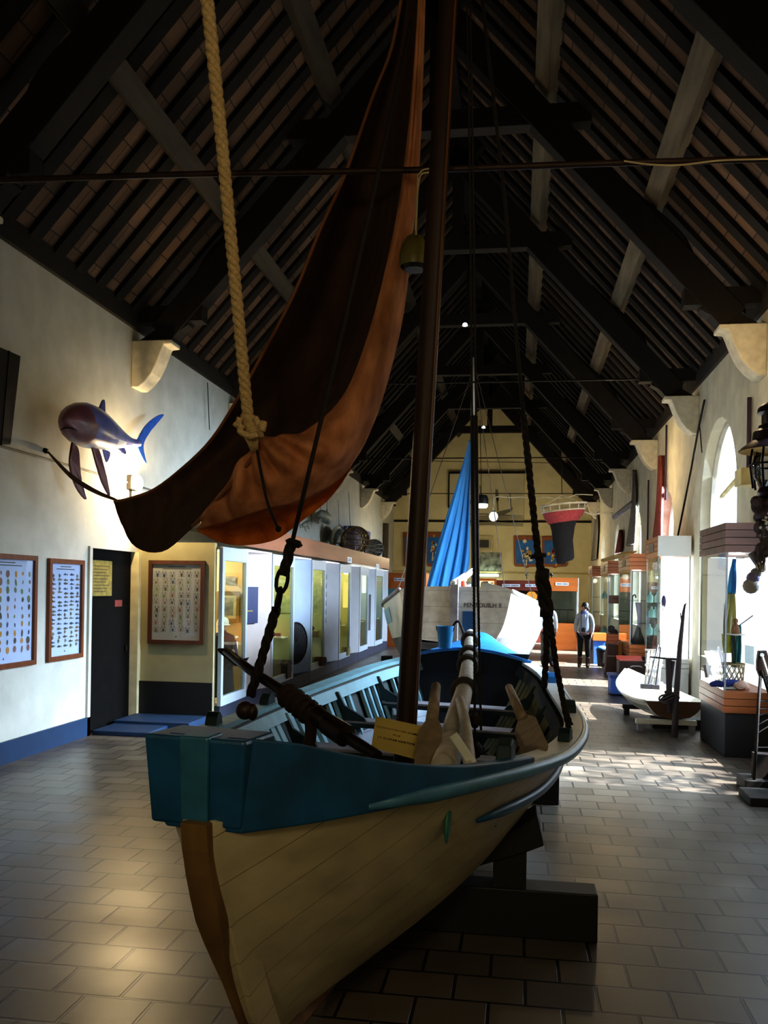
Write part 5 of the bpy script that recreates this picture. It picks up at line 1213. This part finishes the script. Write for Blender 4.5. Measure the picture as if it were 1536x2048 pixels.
MB().tube([AZ(1349,1474),AY(1352,1400,12.25),AY(1360,1290,12.2),AY(1367,1225,12.15),AY(1370,1208,12.15)],[.045,.04,.032,.02,.012],8).build('pole',m_vio,t,smooth='all')
MB().tube([AY(1366,1228,12.15),AY(1372,1206,12.1)],.008,5).build('fork',m_vio,t);MB().tube([AY(1364,1250,12.15),AY(1361,1226,12.15)],.008,5).build('fork',m_vio,t)
t=thing('mooring_post','dark forked mooring post with rope coil at the near end of the small dinghy','post',AY(1340,1400,12.3))
MB().tube([AY(1340,1425,12.3),AY(1338,1370,12.3),AY(1337,1317,12.3)],.04,8).build('post',m_vio,t,smooth='all')
MB().tube([AY(1339,1370,12.3),AY(1346,1322,12.3)],.03,8).build('fork',m_vio,t,smooth='all')
m=MB()
for i in range(5):
    c=AY(1332+3*i,1398-2*i,12.25);m.tube([c+V((.09*math.cos(2*PI*k/14),.05*math.sin(2*PI*k/14),.05*math.sin(2*PI*k/14+i))) for k in range(14)],.014,5,closed=True)
m.build('rope_coil',m_vio,t,smooth='all')
pole('cross_bar','thin dark rod lying across the small dinghy between the post and the frame','rod',[AY(1301,1314,12.6),AY(1330,1317,12.4),AY(1361,1319,12.2)],.014,m_iron)
t=thing('slatted_frame','white slatted wooden frame leaning in the small dinghy','frame',AY(1310,1370,13.2))
for i in range(5):MB().bar(AY(1290+6*i,1372,13.2),AY(1298+7*i,1300,13.5),.03,.02).build('slat',m_dw,t)
for y in(1300,1330,1366):MB().bar(AY(1290,y,13.3),AY(1326,y,13.3),.035,.025).build('rail',m_dw,t)
t=thing('deck_brush','grey brush block with long handle standing in the small dinghy','brush',AY(1296,1373,13.0))
MB().tube([AY(1298,1368,13.0),AY(1316,1290,13.2)],.016,6).build('handle',m_grey,t);q=AY(1295,1372,13.0);MB().box(q.x-.1,q.x+.1,12.95,13.05,q.z-.04,q.z+.03).build('head',m_grey,t,bevel=.006)
t=thing('deck_brush','grey brush block with long handle, right one in the small dinghy','brush',AY(1312,1374,12.9))
MB().tube([AY(1312,1370,12.9),AY(1322,1295,13.1)],.016,6).build('handle',m_grey,t);q=AY(1312,1374,12.9);MB().box(q.x-.04,q.x+.04,12.85,12.95,q.z-.03,q.z+.03).build('head',m_grey,t)
t=thing('gaff_hook','thin pole with black tip leaning against the second glass case','gaff',V((AY(1318,1340,15.4).x,15.4,0)))
gb=AY(1318,1340,15.4);gb.z=.0;MB().tube([gb,AY(1320,1330,15.5),AY(1327,1205,15.8)],.014,6).build('pole',m_dw,t);MB().ell(AY(1327.5,1203,15.8),.04,.04,.11,10).build('tip',M('tip_navy','1E1A40',.5),t,smooth='all')
# trunk on a blue bench, upright suitcase, blue plinth with bucket
y0=AZ(1228,1391).y;t=thing('blue_bench','low blue painted bench under the dark trunk in the right aisle','bench',(1.95,y0+.4,0))
q0=AZ(1222,1391);x0=q0.x;zt=AY(1222,1350,y0).z;x1=x0+.95
m_bb=M('bench_blue','3A66B4',.5,0,.15,6)
MB().box(x0-.03,x1,y0-.03,y0+.6,zt-.05,zt).build('top',M('bench_blue_dark','2E4A86',.5),t,bevel=.006)
MB().box(x0,x0+.26,y0,y0+.55,0.03,zt-.05).build('leg',m_bb,t);MB().box(x1-.2,x1-.03,y0,y0+.55,.03,zt-.05).build('leg',m_bb,t)
MB().box(x0+.26,x1-.2,y0+.02,y0+.06,zt-.3,zt-.05).build('apron',m_bb,t);MB().box(x0+.02,x0+.24,y0+.02,y0+.5,0,.03).build('foot',m_black,t)
t=thing('sailor_trunk','dark brown sailor trunk with red open lid on the blue bench','trunk',(x0+.6,y0+.3,zt))
tx=AY(1238,1346,y0+.08).x;tx1=AY(1290,1346,y0+.08).x;zh=AY(1260,1322,y0+.08).z
MB().box(tx,tx1,y0+.06,y0+.52,zt,zh).build('body',M('trunk_brown','3A2420',.5,0,.25,7),t,bevel=.01)
MB().prism([(tx,y0+.5,zh),(tx1,y0+.5,zh),(tx1,y0+.62,zh+.06),(tx,y0+.62,zh+.06)],(0,.02,.0)).build('lid',M('trunk_red','C8402E',.5),t)
MB().box(tx+.02,tx1-.02,y0+.08,y0+.5,zh-.02,zh+.004).build('lining',M('trunk_red'),t)
MB().tube(spline([V((tx+.2,y0+.05,zh-.11)),V((tx+.25,y0+.02,zh-.09)),V((tx+.36,y0+.02,zh-.09)),V((tx+.41,y0+.05,zh-.11))],4),.012,6).build('handle',m_white,t,smooth='all')
q=AZ(1212,1350);t=thing('upright_suitcase','tall worn brown leather case standing against the third glass case','suitcase',q)
zt2=AY(1215,1287,q.y).z;MB().hexa([(q.x-.02,q.y,0),(q.x+.26,q.y,0),(q.x+.26,q.y+.4,0),(q.x-.02,q.y+.4,0),(q.x+.03,q.y,zt2),(q.x+.27,q.y,zt2-.03),(q.x+.27,q.y+.4,zt2-.03),(q.x+.03,q.y+.4,zt2)]).build('body',M('leather_brown','3E2018',.5,0,.4,9,.2),t,bevel=.015)
MB().box(q.x+.27,q.x+.36,q.y+.02,q.y+.4,0,zt2+.03).build('divider',wood('leather_tan','8A5A22',.5,.3,'z'),t,bevel=.006)
MB().box(q.x+.02,q.x+.2,q.y-.015,q.y,zt2-.3,zt2-.28).build('strap',m_grey,t)
q=AZ(1187,1328);t=thing('blue_plinth','tall narrow blue plinth with orange rim beyond the woman','plinth',q)
zp=AY(1187,1281,q.y).z;MB().box(q.x,q.x+.3,q.y,q.y+.4,0,zp).build('body',m_bb,t);MB().box(q.x-.02,q.x+.32,q.y-.02,q.y+.42,zp,zp+.2).build('rim',m_or,t)
q=AZ(1193,1331);q.x+=.02;t=thing('black_bucket','black bucket with blue cloth standing by the blue plinth','bucket',q+V((.1,-.2,0)))
c=q+V((.1,-.2,0));MB().lathe([(.01,0),(.11,0),(.15,.42),(.16,.42),(.16,.45),(.01,.45)],c,16).build('pail',m_black,t,smooth=True)
MB().ell(c+V((0,0,.46)),.14,.14,.08,12).build('cloth',M('cloth_blue','2E6AB0',.8,0,.2,9),t,smooth='all')
# nets and poles on the right wall
def drape(nm,label,P,w,mat,X):
    C=spline([AX(x,y,X) for x,y in P],8);n=len(C);W=[q.x for q in spline([V((a,0,0)) for a in w],8)];rows=[]
    for i,c in enumerate(C):rows.append([c+V((-.06*math.sin(j*2.1)-.05,W[i]*(j/12-.5),0)) for j in range(13)])
    return tag(MB().sheet(rows,.01).build(nm,mat,smooth='all'),label,'net','hanging nets')
m_rnet=M('net_russet','7A3A34',.9,0,.3,20,.2);m_gnet=M('net_grey','77726A',.9,0,.25,20,.2)
drape('hanging_net','narrow russet net hanging by the second window',[(1327,912),(1326,960),(1323,1020),(1318,1085)],[.18,.45,.55,1.1],m_rnet,XR-.03)
drape('hanging_net','tall grey net hanging like a spike between the far windows',[(1273,940),(1273,990),(1270,1040),(1264,1090)],[.05,.5,1.0,1.7],m_gnet,XR-.03)
drape('hanging_net','brown net hanging right of the far window pair',[(1245,1060),(1243,1085),(1240,1105)],[.1,1.0,1.4],m_rnet,XR-.03)
drape('hanging_net','dark grey net hanging in the far right corner',[(1196,1020),(1195,1060),(1190,1120)],[.6,1.6,2.2],m_gnet,XR-.03)
pole('hanging_fishing_rod','long thin dark rod leaning up the right wall beside the big window','rod',spline([AX(1409,800,XR-.05),AX(1396,862,XR-.06),AX(1378,960,XR-.08),AX(1352,1090,XR-.1)],4),.018,m_iron)
pole('hanging_rod','short thin dark rod hanging by the big window','rod',[AX(1401,830,XR-.05),AX(1399,850,XR-.05),AX(1404,905,XR-.05)],.01,m_iron)
pole('hanging_spar','round grey spar jutting from the right wall beyond the nets','spar',[AX(1266,1005,XR-.1),AX(1228,1035,XR-.5)],.07,m_grey)
pole('long_boom','long yellowish boom lying on top of the far glass cases','spar',[AY(1205,1121,23.2),AY(1245,1110,21.0),AY(1272,1103,19.9)],[.05,.055,.02],wood('boom_yellow','A88A4A',.5,.2,'y'))
for i,(x,y0,y1,l) in enumerate(((1499,795,948,'beside the big window'),(1333,850,1000,'beside the russet net'),(1297,960,1080,'between the far nets'))):
    pole('hanging_pipe','thin dark vertical pipe on the right wall %s'%l,'pipe',[AX(x,y0,XR-.04),AX(x-2,y1,XR-.04)],.02 if i else .03,M('pipe_violet','4A3A4A',.6),'wall pipes')
t=thing('mounted_bracket_box','small cream box bracket on the right wall beside the big window','bracket',AX(1507,965,XR-.1))
q=AX(1500,975,XR);MB().box(XR-.2,XR,q.y-.35,q.y+.0,q.z,q.z+.22).build('box',M('cream_box','D8CC9A',.7),t,bevel=.006)
MB().bar((XR-.1,q.y,q.z+.2),(XR-.1,q.y+1.2,q.z+.0),.05,.04).build('arm',M('cream_box'),t)
# ================================================================ ship lantern rig at the right edge
YL=8.6
pc=AY(1556,1590,YL);kx=YL/1750
post=thing('display_post','dark timber post carrying the lantern and shells at the right picture edge','post',(pc.x+.06,YL+.1,0))
MB().box(pc.x+.02,pc.x+.2,YL+.02,YL+.2,0,4.1).build('post',wood('dark_post','1E1614',.7,.3,'z'),post,bevel=.01)
MB().box(pc.x-.28,pc.x+.3,YL-.15,YL+.3,0,.08).build('foot',m_black,post,bevel=.01)
MB().bar((pc.x+.1,YL+.1,3.95),(pc.x-.02,YL-.2,3.95),.06,.06).build('arm',m_iron,post)
LC=AY(1552,900,YL-.1)
t=thing('hanging_ship_lantern','large dark ship lantern with flared brim and glass, at the right picture edge','lantern',LC)
c=LC.copy();K=kx
MB().lathe([(66*K,-1*K),(58*K,7*K),(42*K,18*K),(40*K,34*K),(32*K,40*K),(31*K,46*K),(26*K,48*K),(26*K,66*K),(34*K,70*K),(33*K,78*K),(30*K,82*K),(22*K,88*K),(8*K,94*K),(3*K,96*K)],c,28,cap=False).build('hood',M('lantern_bronze','2A1E22',.4,.5,.3,8),t,smooth=True)
MB().lathe([(65*K,-2*K),(57*K,5*K),(30*K,12*K),(3*K,12*K)],c,28,cap=False).build('brim_inside',M('brim_yellow','D8A83A',.4,0,.25,6),t,smooth=True)
MB().lathe([(36*K,0),(40*K,-20*K),(38*K,-50*K),(28*K,-70*K)],c,24,cap=False).build('glass',glass('lantern_glass','E8E8E8',1.2),t,smooth=True)
m=MB()
for i in range(8):
    a=2*PI*i/8;m.tube([c+V((42*K*math.cos(a),42*K*math.sin(a),2*K)),c+V((46*K*math.cos(a),46*K*math.sin(a),-25*K)),c+V((40*K*math.cos(a),40*K*math.sin(a),-72*K))],2.2*K,5)
m.tube([c+V((46*K*math.cos(2*PI*i/24),46*K*math.sin(2*PI*i/24),-28*K)) for i in range(24)],2*K,5,closed=True)
m.build('guard_wires',m_iron,t,smooth='all')
MB().ell(c+V((0,0,-20*K)),10*K,10*K,16*K,12).build('bulb',M('bulb_clear','E8DCC0',.1),t,smooth='all')
MB().lathe([(28*K,-88*K),(32*K,-80*K),(28*K,-70*K)],c,20).build('base_ring',M('lantern_bronze'),t,smooth=True)
t=thing('hanging_driftwood','dark driftwood and net bundle studded with white barnacles below the lantern','driftwood',AY(1540,1100,YL-.1))
m=MB();rd=random.Random(4)
for i in range(46):
    y=rd.uniform(1002,1115);wv=1508+rd.uniform(0,60) if y>1035 else 1504+rd.uniform(0,60)
    c=AY(wv+6,y,YL-.12+rd.uniform(-.08,.08));m.ell(c,rd.uniform(.03,.06),.05,rd.uniform(.04,.08),8)
m.build('bundle',M('driftwood_dark','5A5058',.9,0,.5,18,.5),t,smooth='all',weld=False)
m=MB()
for i in range(26):
    x=1498+rd.uniform(0,30);y=rd.uniform(1000,1020);m.tube([AY(1530,y+6,YL-.15),AY(x,y,YL-.2)],[.012,.003],4)
for i in range(40):
    x=1514+rd.uniform(0,40);y=rd.uniform(1040,1110);m.tube(spline([AY(x,y,YL-.22),AY(x+rd.uniform(-6,6),y+15,YL-.24),AY(x+rd.uniform(-6,6),y+34,YL-.22)],3),.006,4)
m.build('twigs',M('twig_grey','5E5650',.9,0,.3,20),t,weld=False)
m=MB()
for i in range(22):m.ell(AY(rd.uniform(1520,1560),rd.uniform(1020,1060),YL-.25),.014,.012,.014,6)
m.build('barnacles',M('barnacle','E4E0D0',.6),t,smooth='all',weld=False)
for i,(x,y,r,l) in enumerate(((1502,1172,.075,'lowest pale round shell hanging at the right picture edge'),(1506,1156,.06,'violet shell hanging just above the lowest pale one at the right edge'),(1522,1135,.05,'small bright white shell hanging under the driftwood'),(1512,1146,.05,'small grey shell hanging at the left of the white ones'))):
    c=AY(x,y,YL-.2);m=MB();m.ell(c,r,r*.6,r*.95,12)
    for k in range(7):
        a=-.9+.3*k;m.tube([c+V((0,-r*.55,-r*.8)),c+V((r*math.sin(a)*.9,-r*.35,r*math.cos(a)*.8))],r*.06,4)
    tag(m.build('hanging_shell',[M('shell_pale','B8B4B0',.6),M('shell_violet','8E8AB4',.5),M('shell_white','F0EEE8',.5),M('shell_grey','9A9AA0',.6)][i],smooth='all'),l,'shell','hanging shells')
pole('hanging_stay','dark stay running from the lantern down to the driftwood','stay',[AY(1534,960,YL-.1),AY(1516,1006,YL-.1)],.018,m_iron)
pole('hanging_plank','short grey plank slanting under the driftwood','plank',[AY(1501,1106,YL-.05),AY(1519,1132,YL-.05)],.03,m_grey)
q=AZ(1500,1583);t=thing('rigging_stand','dark wooden rigging block on ropes standing at the right picture edge before the near case','rigging',(q.x+.12,q.y,0))
Yr=q.y
MB().prism([AY(x,y,Yr) for x,y in((1518,1302),(1534,1301),(1540,1320),(1538,1345),(1530,1356),(1522,1357),(1515,1340),(1515,1322))],(0,.07,0)).build('block',m_mast,t,bevel=.008)
MB().lathe([(.02,-.005),(.02,.005)],AY(1524,1310,Yr-.004),12,ax=(0,1,0)).build('sheave_hole',M('hole_pale','C8C4BC',.6),t)
MB().tube([AY(1524,1312,Yr-.02),AY(1545,1380,Yr-.02)],.012,5).build('line',m_white,t)
for P in(((1521,1352),(1516,1420),(1512,1500),(1508,1560)),((1531,1352),(1545,1420)),((1524,1340),(1545,1410))):MB().tube([AY(x,y,Yr-.01) for x,y in P],.016,6).build('rope',m_tar,t,smooth='all')
for i,y in enumerate((1402,1418,1432,1450,1466,1495)):MB().tube([AY(1516,y,Yr),AY(1545,y-(0,0,10,16,18,0)[i],Yr)],.006,4).build('ratline',M('dark_grey_rope','3A3532',.8),t)
MB().box(q.x-.06,q.x+.36,q.y-.05,q.y+.3,0,.12).build('foot',m_black,t,bevel=.01)
MB().box(q.x+.06,q.x+.3,q.y+.05,q.y+.2,.12,AY(1505,1510,Yr).z).build('pedestal',wood('dark_post'),t)
# ================================================================ visitors
def skinmesh(nm,J,E,mat,par,lev=2):
    me=bpy.data.meshes.new(nm);me.from_pydata([j[:3] for j in J],E,[]);o=bpy.data.objects.new(nm,me);COL.objects.link(o)
    md=o.modifiers.new('skin','SKIN');md.use_smooth_shade=True
    for v,j in zip(me.skin_vertices[0].data,J):v.radius=(j[3],j[4] if len(j)>4 else j[3])
    me.skin_vertices[0].data[0].use_root=True
    s=o.modifiers.new('sub','SUBSURF');s.levels=lev;s.render_levels=lev
    me.materials.append(mat);o.parent=par;WM[o]=WM[par];CH.setdefault(par,[]).append(o);return o
m_skn=M('skin_tone','C48F78',.5,0,.08,12);m_hair=M('hair_dark','241814',.5,0,.3,30)
def person(label,foot,jacket,trouser,boot,rz,look,hgt,shirt,scarf,cam_=True):
    t=thing('person',label,'person',foot,(0,0,rz));k=hgt/1.65
    J=[(0,0,.92,.08,.08),(0,0,1.08,.08,.08),(0,0,1.25,.09,.085),(0,0,1.36,.10,.075),(0,0,1.43,.045),(0,-.01,1.50,.05),(0,-.012,1.565,.075,.088),(0,-.01,1.625,.055,.065),
       (.08,0,.84,.055),(.095,-.005,.5,.05),(.10,.01,.1,.04),(.105,-.1,.03,.035),(-.08,0,.84,.055),(-.095,-.005,.5,.055),(-.10,.01,.1,.04),(-.105,-.1,.03,.035),
       (.16,0,1.34,.055),(.22,.03,1.1,.043),(.2,-.03,.9,.035),(.19,-.07,.84,.03),(-.16,0,1.34,.055),(-.22,.03,1.1,.043),(-.2,-.03,.9,.035),(-.19,-.07,.84,.03)]
    E=[(0,1),(1,2),(2,3),(3,4),(4,5),(5,6),(6,7),(0,8),(8,9),(9,10),(10,11),(0,12),(12,13),(13,14),(14,15),(3,16),(16,17),(17,18),(18,19),(3,20),(20,21),(21,22),(22,23)]
    S_=lambda q:[tuple(x*k for x in j) for j in q]
    skinmesh('body',S_(J),E,m_skn,t)
    g=.022
    Jt=[(0,0,.93,.155,.115),(.09,0,.84,.1),(.095,-.005,.5,.072),(.1,.01,.24,.062),(-.09,0,.84,.1),(-.095,-.005,.5,.072),(-.1,.01,.24,.062)]
    skinmesh('trousers',S_(Jt),[(0,1),(1,2),(2,3),(0,4),(4,5),(5,6)],trouser,t)
    for s in(1,-1):skinmesh('boot',S_([(s*.1,.01,.3,.07),(s*.1,.01,.1,.06),(s*.105,-.05,.045,.05),(s*.108,-.14,.035,.042)]),[(0,1),(1,2),(2,3)],boot,t)
    Jj=[(0,0,.86,.172,.13),(0,0,1.06,.15,.115),(0,0,1.25,.155,.11),(0,0,1.37,.09,.08),(.16,0,1.335,.07),(.215,.03,1.1,.058),(.2,-.03,.9,.048),(-.16,0,1.335,.07),(-.215,.03,1.1,.058),(-.2,-.03,.9,.048)]
    skinmesh('jacket',S_(Jj),[(0,1),(1,2),(2,3),(3,4),(4,5),(5,6),(3,7),(7,8),(8,9)],jacket,t)
    # open front showing the shirt
    m=MB();m.sheet([[V((x*k,(-.125-.012*math.cos(x*14))*k,z*k)) for x in(-.06,-.03,0,.03,.06)] for z in(.9,1.0,1.1,1.2,1.3,1.38)],-.01);m.build('shirt_front',shirt,t,local=True,smooth='all')
    m=MB()
    for z,r in((1.39,.085),(1.42,.082),(1.45,.07)):m.tube([V((r*k*math.cos(2*PI*i/16),r*k*.9*math.sin(2*PI*i/16),z*k-.02*math.sin(-2*PI*i/16)*k)) for i in range(16)],.028*k,6,closed=True)
    m.build('scarf',scarf,t,local=True,smooth='all')
    Rl=Matrix.Rotation(look,3,'Z');hc=V((0,-.012,1.575))*k;L=lambda x,y,z:hc+Rl@V((x,y,z))*k
    m=MB();m.ell(L(0,-.09,-.015),.013*k,.018*k,.02*k,8,rot=Rl).ell(L(0,-.105,-.025),.012*k,.014*k,.01*k,8,rot=Rl);m.build('nose',m_skn,t,local=True,smooth='all')
    for s in(1,-1):
        m=MB();m.ell(L(s*.032,-.078,.005),.013*k,.009*k,.008*k,8,rot=Rl);m.build('eye',M('eye_dark','1A1412',.2),t,local=True,smooth='all')
        m=MB();m.ell(L(s*.078,.005,-.005),.012*k,.02*k,.03*k,8,rot=Rl);m.build('ear',m_skn,t,local=True,smooth='all')
    m=MB();m.ell(L(0,-.082,-.055),.022*k,.008*k,.007*k,8,rot=Rl);m.build('mouth',M('lips','9A5048',.5),t,local=True,smooth='all')
    m=MB();m.ell(L(0,.018,.03),.086*k,.094*k,.088*k,16,rot=Rl)
    for s in(1,-1):m.ell(L(s*.07,.02,-.01),.022*k,.05*k,.06*k,8,rot=Rl)
    m.ell(L(0,.095,-.06),.03*k,.035*k,.05*k,10,rot=Rl);m.build('hair',m_hair,t,local=True,smooth='all',weld=False)
    # hands: palm, four fingers, thumb
    for s in(1,-1):
        b=V((s*.195,-.05,.865))*k;m=MB();m.ell(b+V((0,-.008,-.03))*k,.016*k,.032*k,.042*k,10)
        for i in range(4):
            y=(-.03+.018*i)*k;l=(.058,.066,.062,.048)[i]*k;m.tube([b+V((0,y-.008*k,-.055*k)),b+V((-s*.006*k,y-.01*k,-.055*k-l*.5)),b+V((-s*.018*k,y-.008*k,-.055*k-l))],[.0085*k,.008*k,.006*k],6)
        m.tube([b+V((-s*.004*k,-.035*k,-.02*k)),b+V((-s*.012*k,-.055*k,-.045*k)),b+V((-s*.016*k,-.058*k,-.07*k))],[.01*k,.009*k,.007*k],6)
        m.build('hand',m_skn,t,local=True,smooth='all',weld=False)
    if cam_:
        c=thing('camera','black camera hanging on a strap before the chest of %s'%cam_,'camera',foot,(0,0,rz))
        m=MB();m.box(-.055*k,.055*k,-.2*k,-.15*k,.93*k,1.02*k).box(-.025*k,.025*k,-.19*k,-.155*k,1.02*k,1.04*k);m.build('camera_body',m_black,c,local=True,bevel=.006)
        m=MB();m.lathe([(.034*k,0),(.036*k,.05*k),(.03*k,.055*k)],V((0,-.2,.97))*k,14,ax=(0,-1,0));m.build('lens',m_black,c,local=True,smooth=True)
        m=MB()
        for s in(1,-1):m.tube(spline([V((s*.055,-.165,1.0))*k,V((s*.065,-.15,1.2))*k,V((s*.07,-.11,1.36))*k,V((s*.06,-.02,1.45))*k],5),.007*k,5)
        m.build('strap',M('strap_navy','1A1A38',.7),c,local=True)
    return t
q=AZ(1167,1335)
person('woman in pale grey jacket, blue scarf and brown boots, standing in the right aisle',q,M('jacket_grey','A8AAAA',.8,0,.12,9),M('trousers_dark','1E1A22',.8),M('boot_brown','4A241A',.5,0,.25,9),-.15,-1.15,1.63,M('shirt_blue','B8C4E4',.8),M('scarf_blue','5E6A9A',.8,0,.3,20),'the woman')
q=AZ(1094,1333)
person('visitor in white jacket and grey trousers half hidden behind the right shroud',q,M('jacket_white','DDE6E4',.8,0,.06,8),M('trousers_grey','6E7470',.8),M('shoe_dark','24242A',.5),.25,.4,1.7,M('shirt_pink','D8C0C8',.8),M('scarf_none','C9CFD0',.8),'the visitor in white')
# ================================================================ light
w=bpy.data.worlds.new('sky');S.world=w;w.use_nodes=True;n=w.node_tree;n.nodes.clear()
bg=n.nodes.new('ShaderNodeBackground');bg.inputs[0].default_value=(.75,.87,1,1);bg.inputs[1].default_value=7.0
tc=n.nodes.new('ShaderNodeTexCoord');sx=n.nodes.new('ShaderNodeSeparateXYZ');n.links.new(tc.outputs['Generated'],sx.inputs[0])
rp=n.nodes.new('ShaderNodeValToRGB');rp.color_ramp.elements[0].position=.0;rp.color_ramp.elements[0].color=(.03,.035,.03,1)
rp.color_ramp.elements[1].position=.06;rp.color_ramp.elements[1].color=(.75,.87,1,1)
n.links.new(sx.outputs[2],rp.inputs[0]);n.links.new(rp.outputs[0],bg.inputs[0])
wo=n.nodes.new('ShaderNodeOutputWorld');n.links.new(bg.outputs[0],wo.inputs[0])
sun=light('SUN',(20,0,20),60,(1,.94,.84),name='sun');sun.data.angle=.01;aim(sun,(-1,.16,-1.25))
for i,(yc,hw,z0,zs) in enumerate(WIN):
    l=light('AREA',(XR+.6,yc,(z0+zs+hw)/2+.1),({9.6:420,14.25:620}.get(yc,300)),(.66,.83,1),name='window_light');l.data.shape='RECTANGLE'
    l.data.size=(zs+hw-z0)*1.15;l.data.size_y=hw*2.5;l.data.spread=math.radians({9.6:62}.get(yc,66))
    l.rotation_euler=Euler((0,math.radians({9.6:52}.get(yc,67)),0))
# leafy tree outside the near windows: the sun falls through it in flecks
m=MB();rt=random.Random(5)
for i in range(2600):
    c=V((rt.uniform(5.4,7.4),rt.uniform(5.5,12.6),0));c.z=2.6+(c.x-3.4)*1.25+rt.uniform(-2.2,2.6)
    if (c.y-9.7)**2*3.2+(c.z-(1.5+(c.x-3)*1.25))**2*.9<1 and rt.random()<.8:continue
    a=V((rt.gauss(0,1),rt.gauss(0,1),rt.gauss(0,1))).normalized();b=a.orthogonal().normalized();r_=rt.uniform(.1,.2)
    m.poly([c+a*r_,c+b*r_*.5,c-a*r_,c-b*r_*.5])
for z in(0,):m.tube([(6.6,9.5,-.2),(6.5,9.4,3),(6.4,9.6,6)],[.25,.2,.1],8)
o=m.build('leafy_tree',M('leaf_green','4A6A2E',.7,0,.3,3),weld=False);tag(o,'leafy tree in the yard outside the near window','tree');o['kind']='stuff'
light('POINT',AX(273,966,XL+.26),125,(1,.72,.36),.05,name='wall_flood_light')
light('POINT',(-.9,-1.8,3.0),120,(1,.82,.47),.25,name='unseen_entrance_light')  # unseen warm light behind the camera, for the front of the boat
light('POINT',(1.7,2.4,4.3),30,(1,.80,.55),.2,name='unseen_entrance_light')  # added warm fill to brighten the sail, no lamp stands here
for x,y,z,p in((2.2,10.6,4.9,22),(1.9,18.2,4.4,55)):light('POINT',(x,y,z),p,(1,.74,.4),.12,name='tungsten_pendant_light')
for x,y,p in((-.7,33.5,95),(-3.6,31,70),(1.6,33,60)):light('POINT',(x,y,3.2),p,(1,.83,.5),.25,name='gallery_light')
S.view_settings.view_transform='Standard';S.view_settings.look='Medium High Contrast';S.view_settings.exposure=.2
S.cycles.use_denoising=True
S.cycles.max_bounces=8;S.cycles.transparent_max_bounces=24;S.cycles.diffuse_bounces=4
S.cycles.sample_clamp_indirect=6
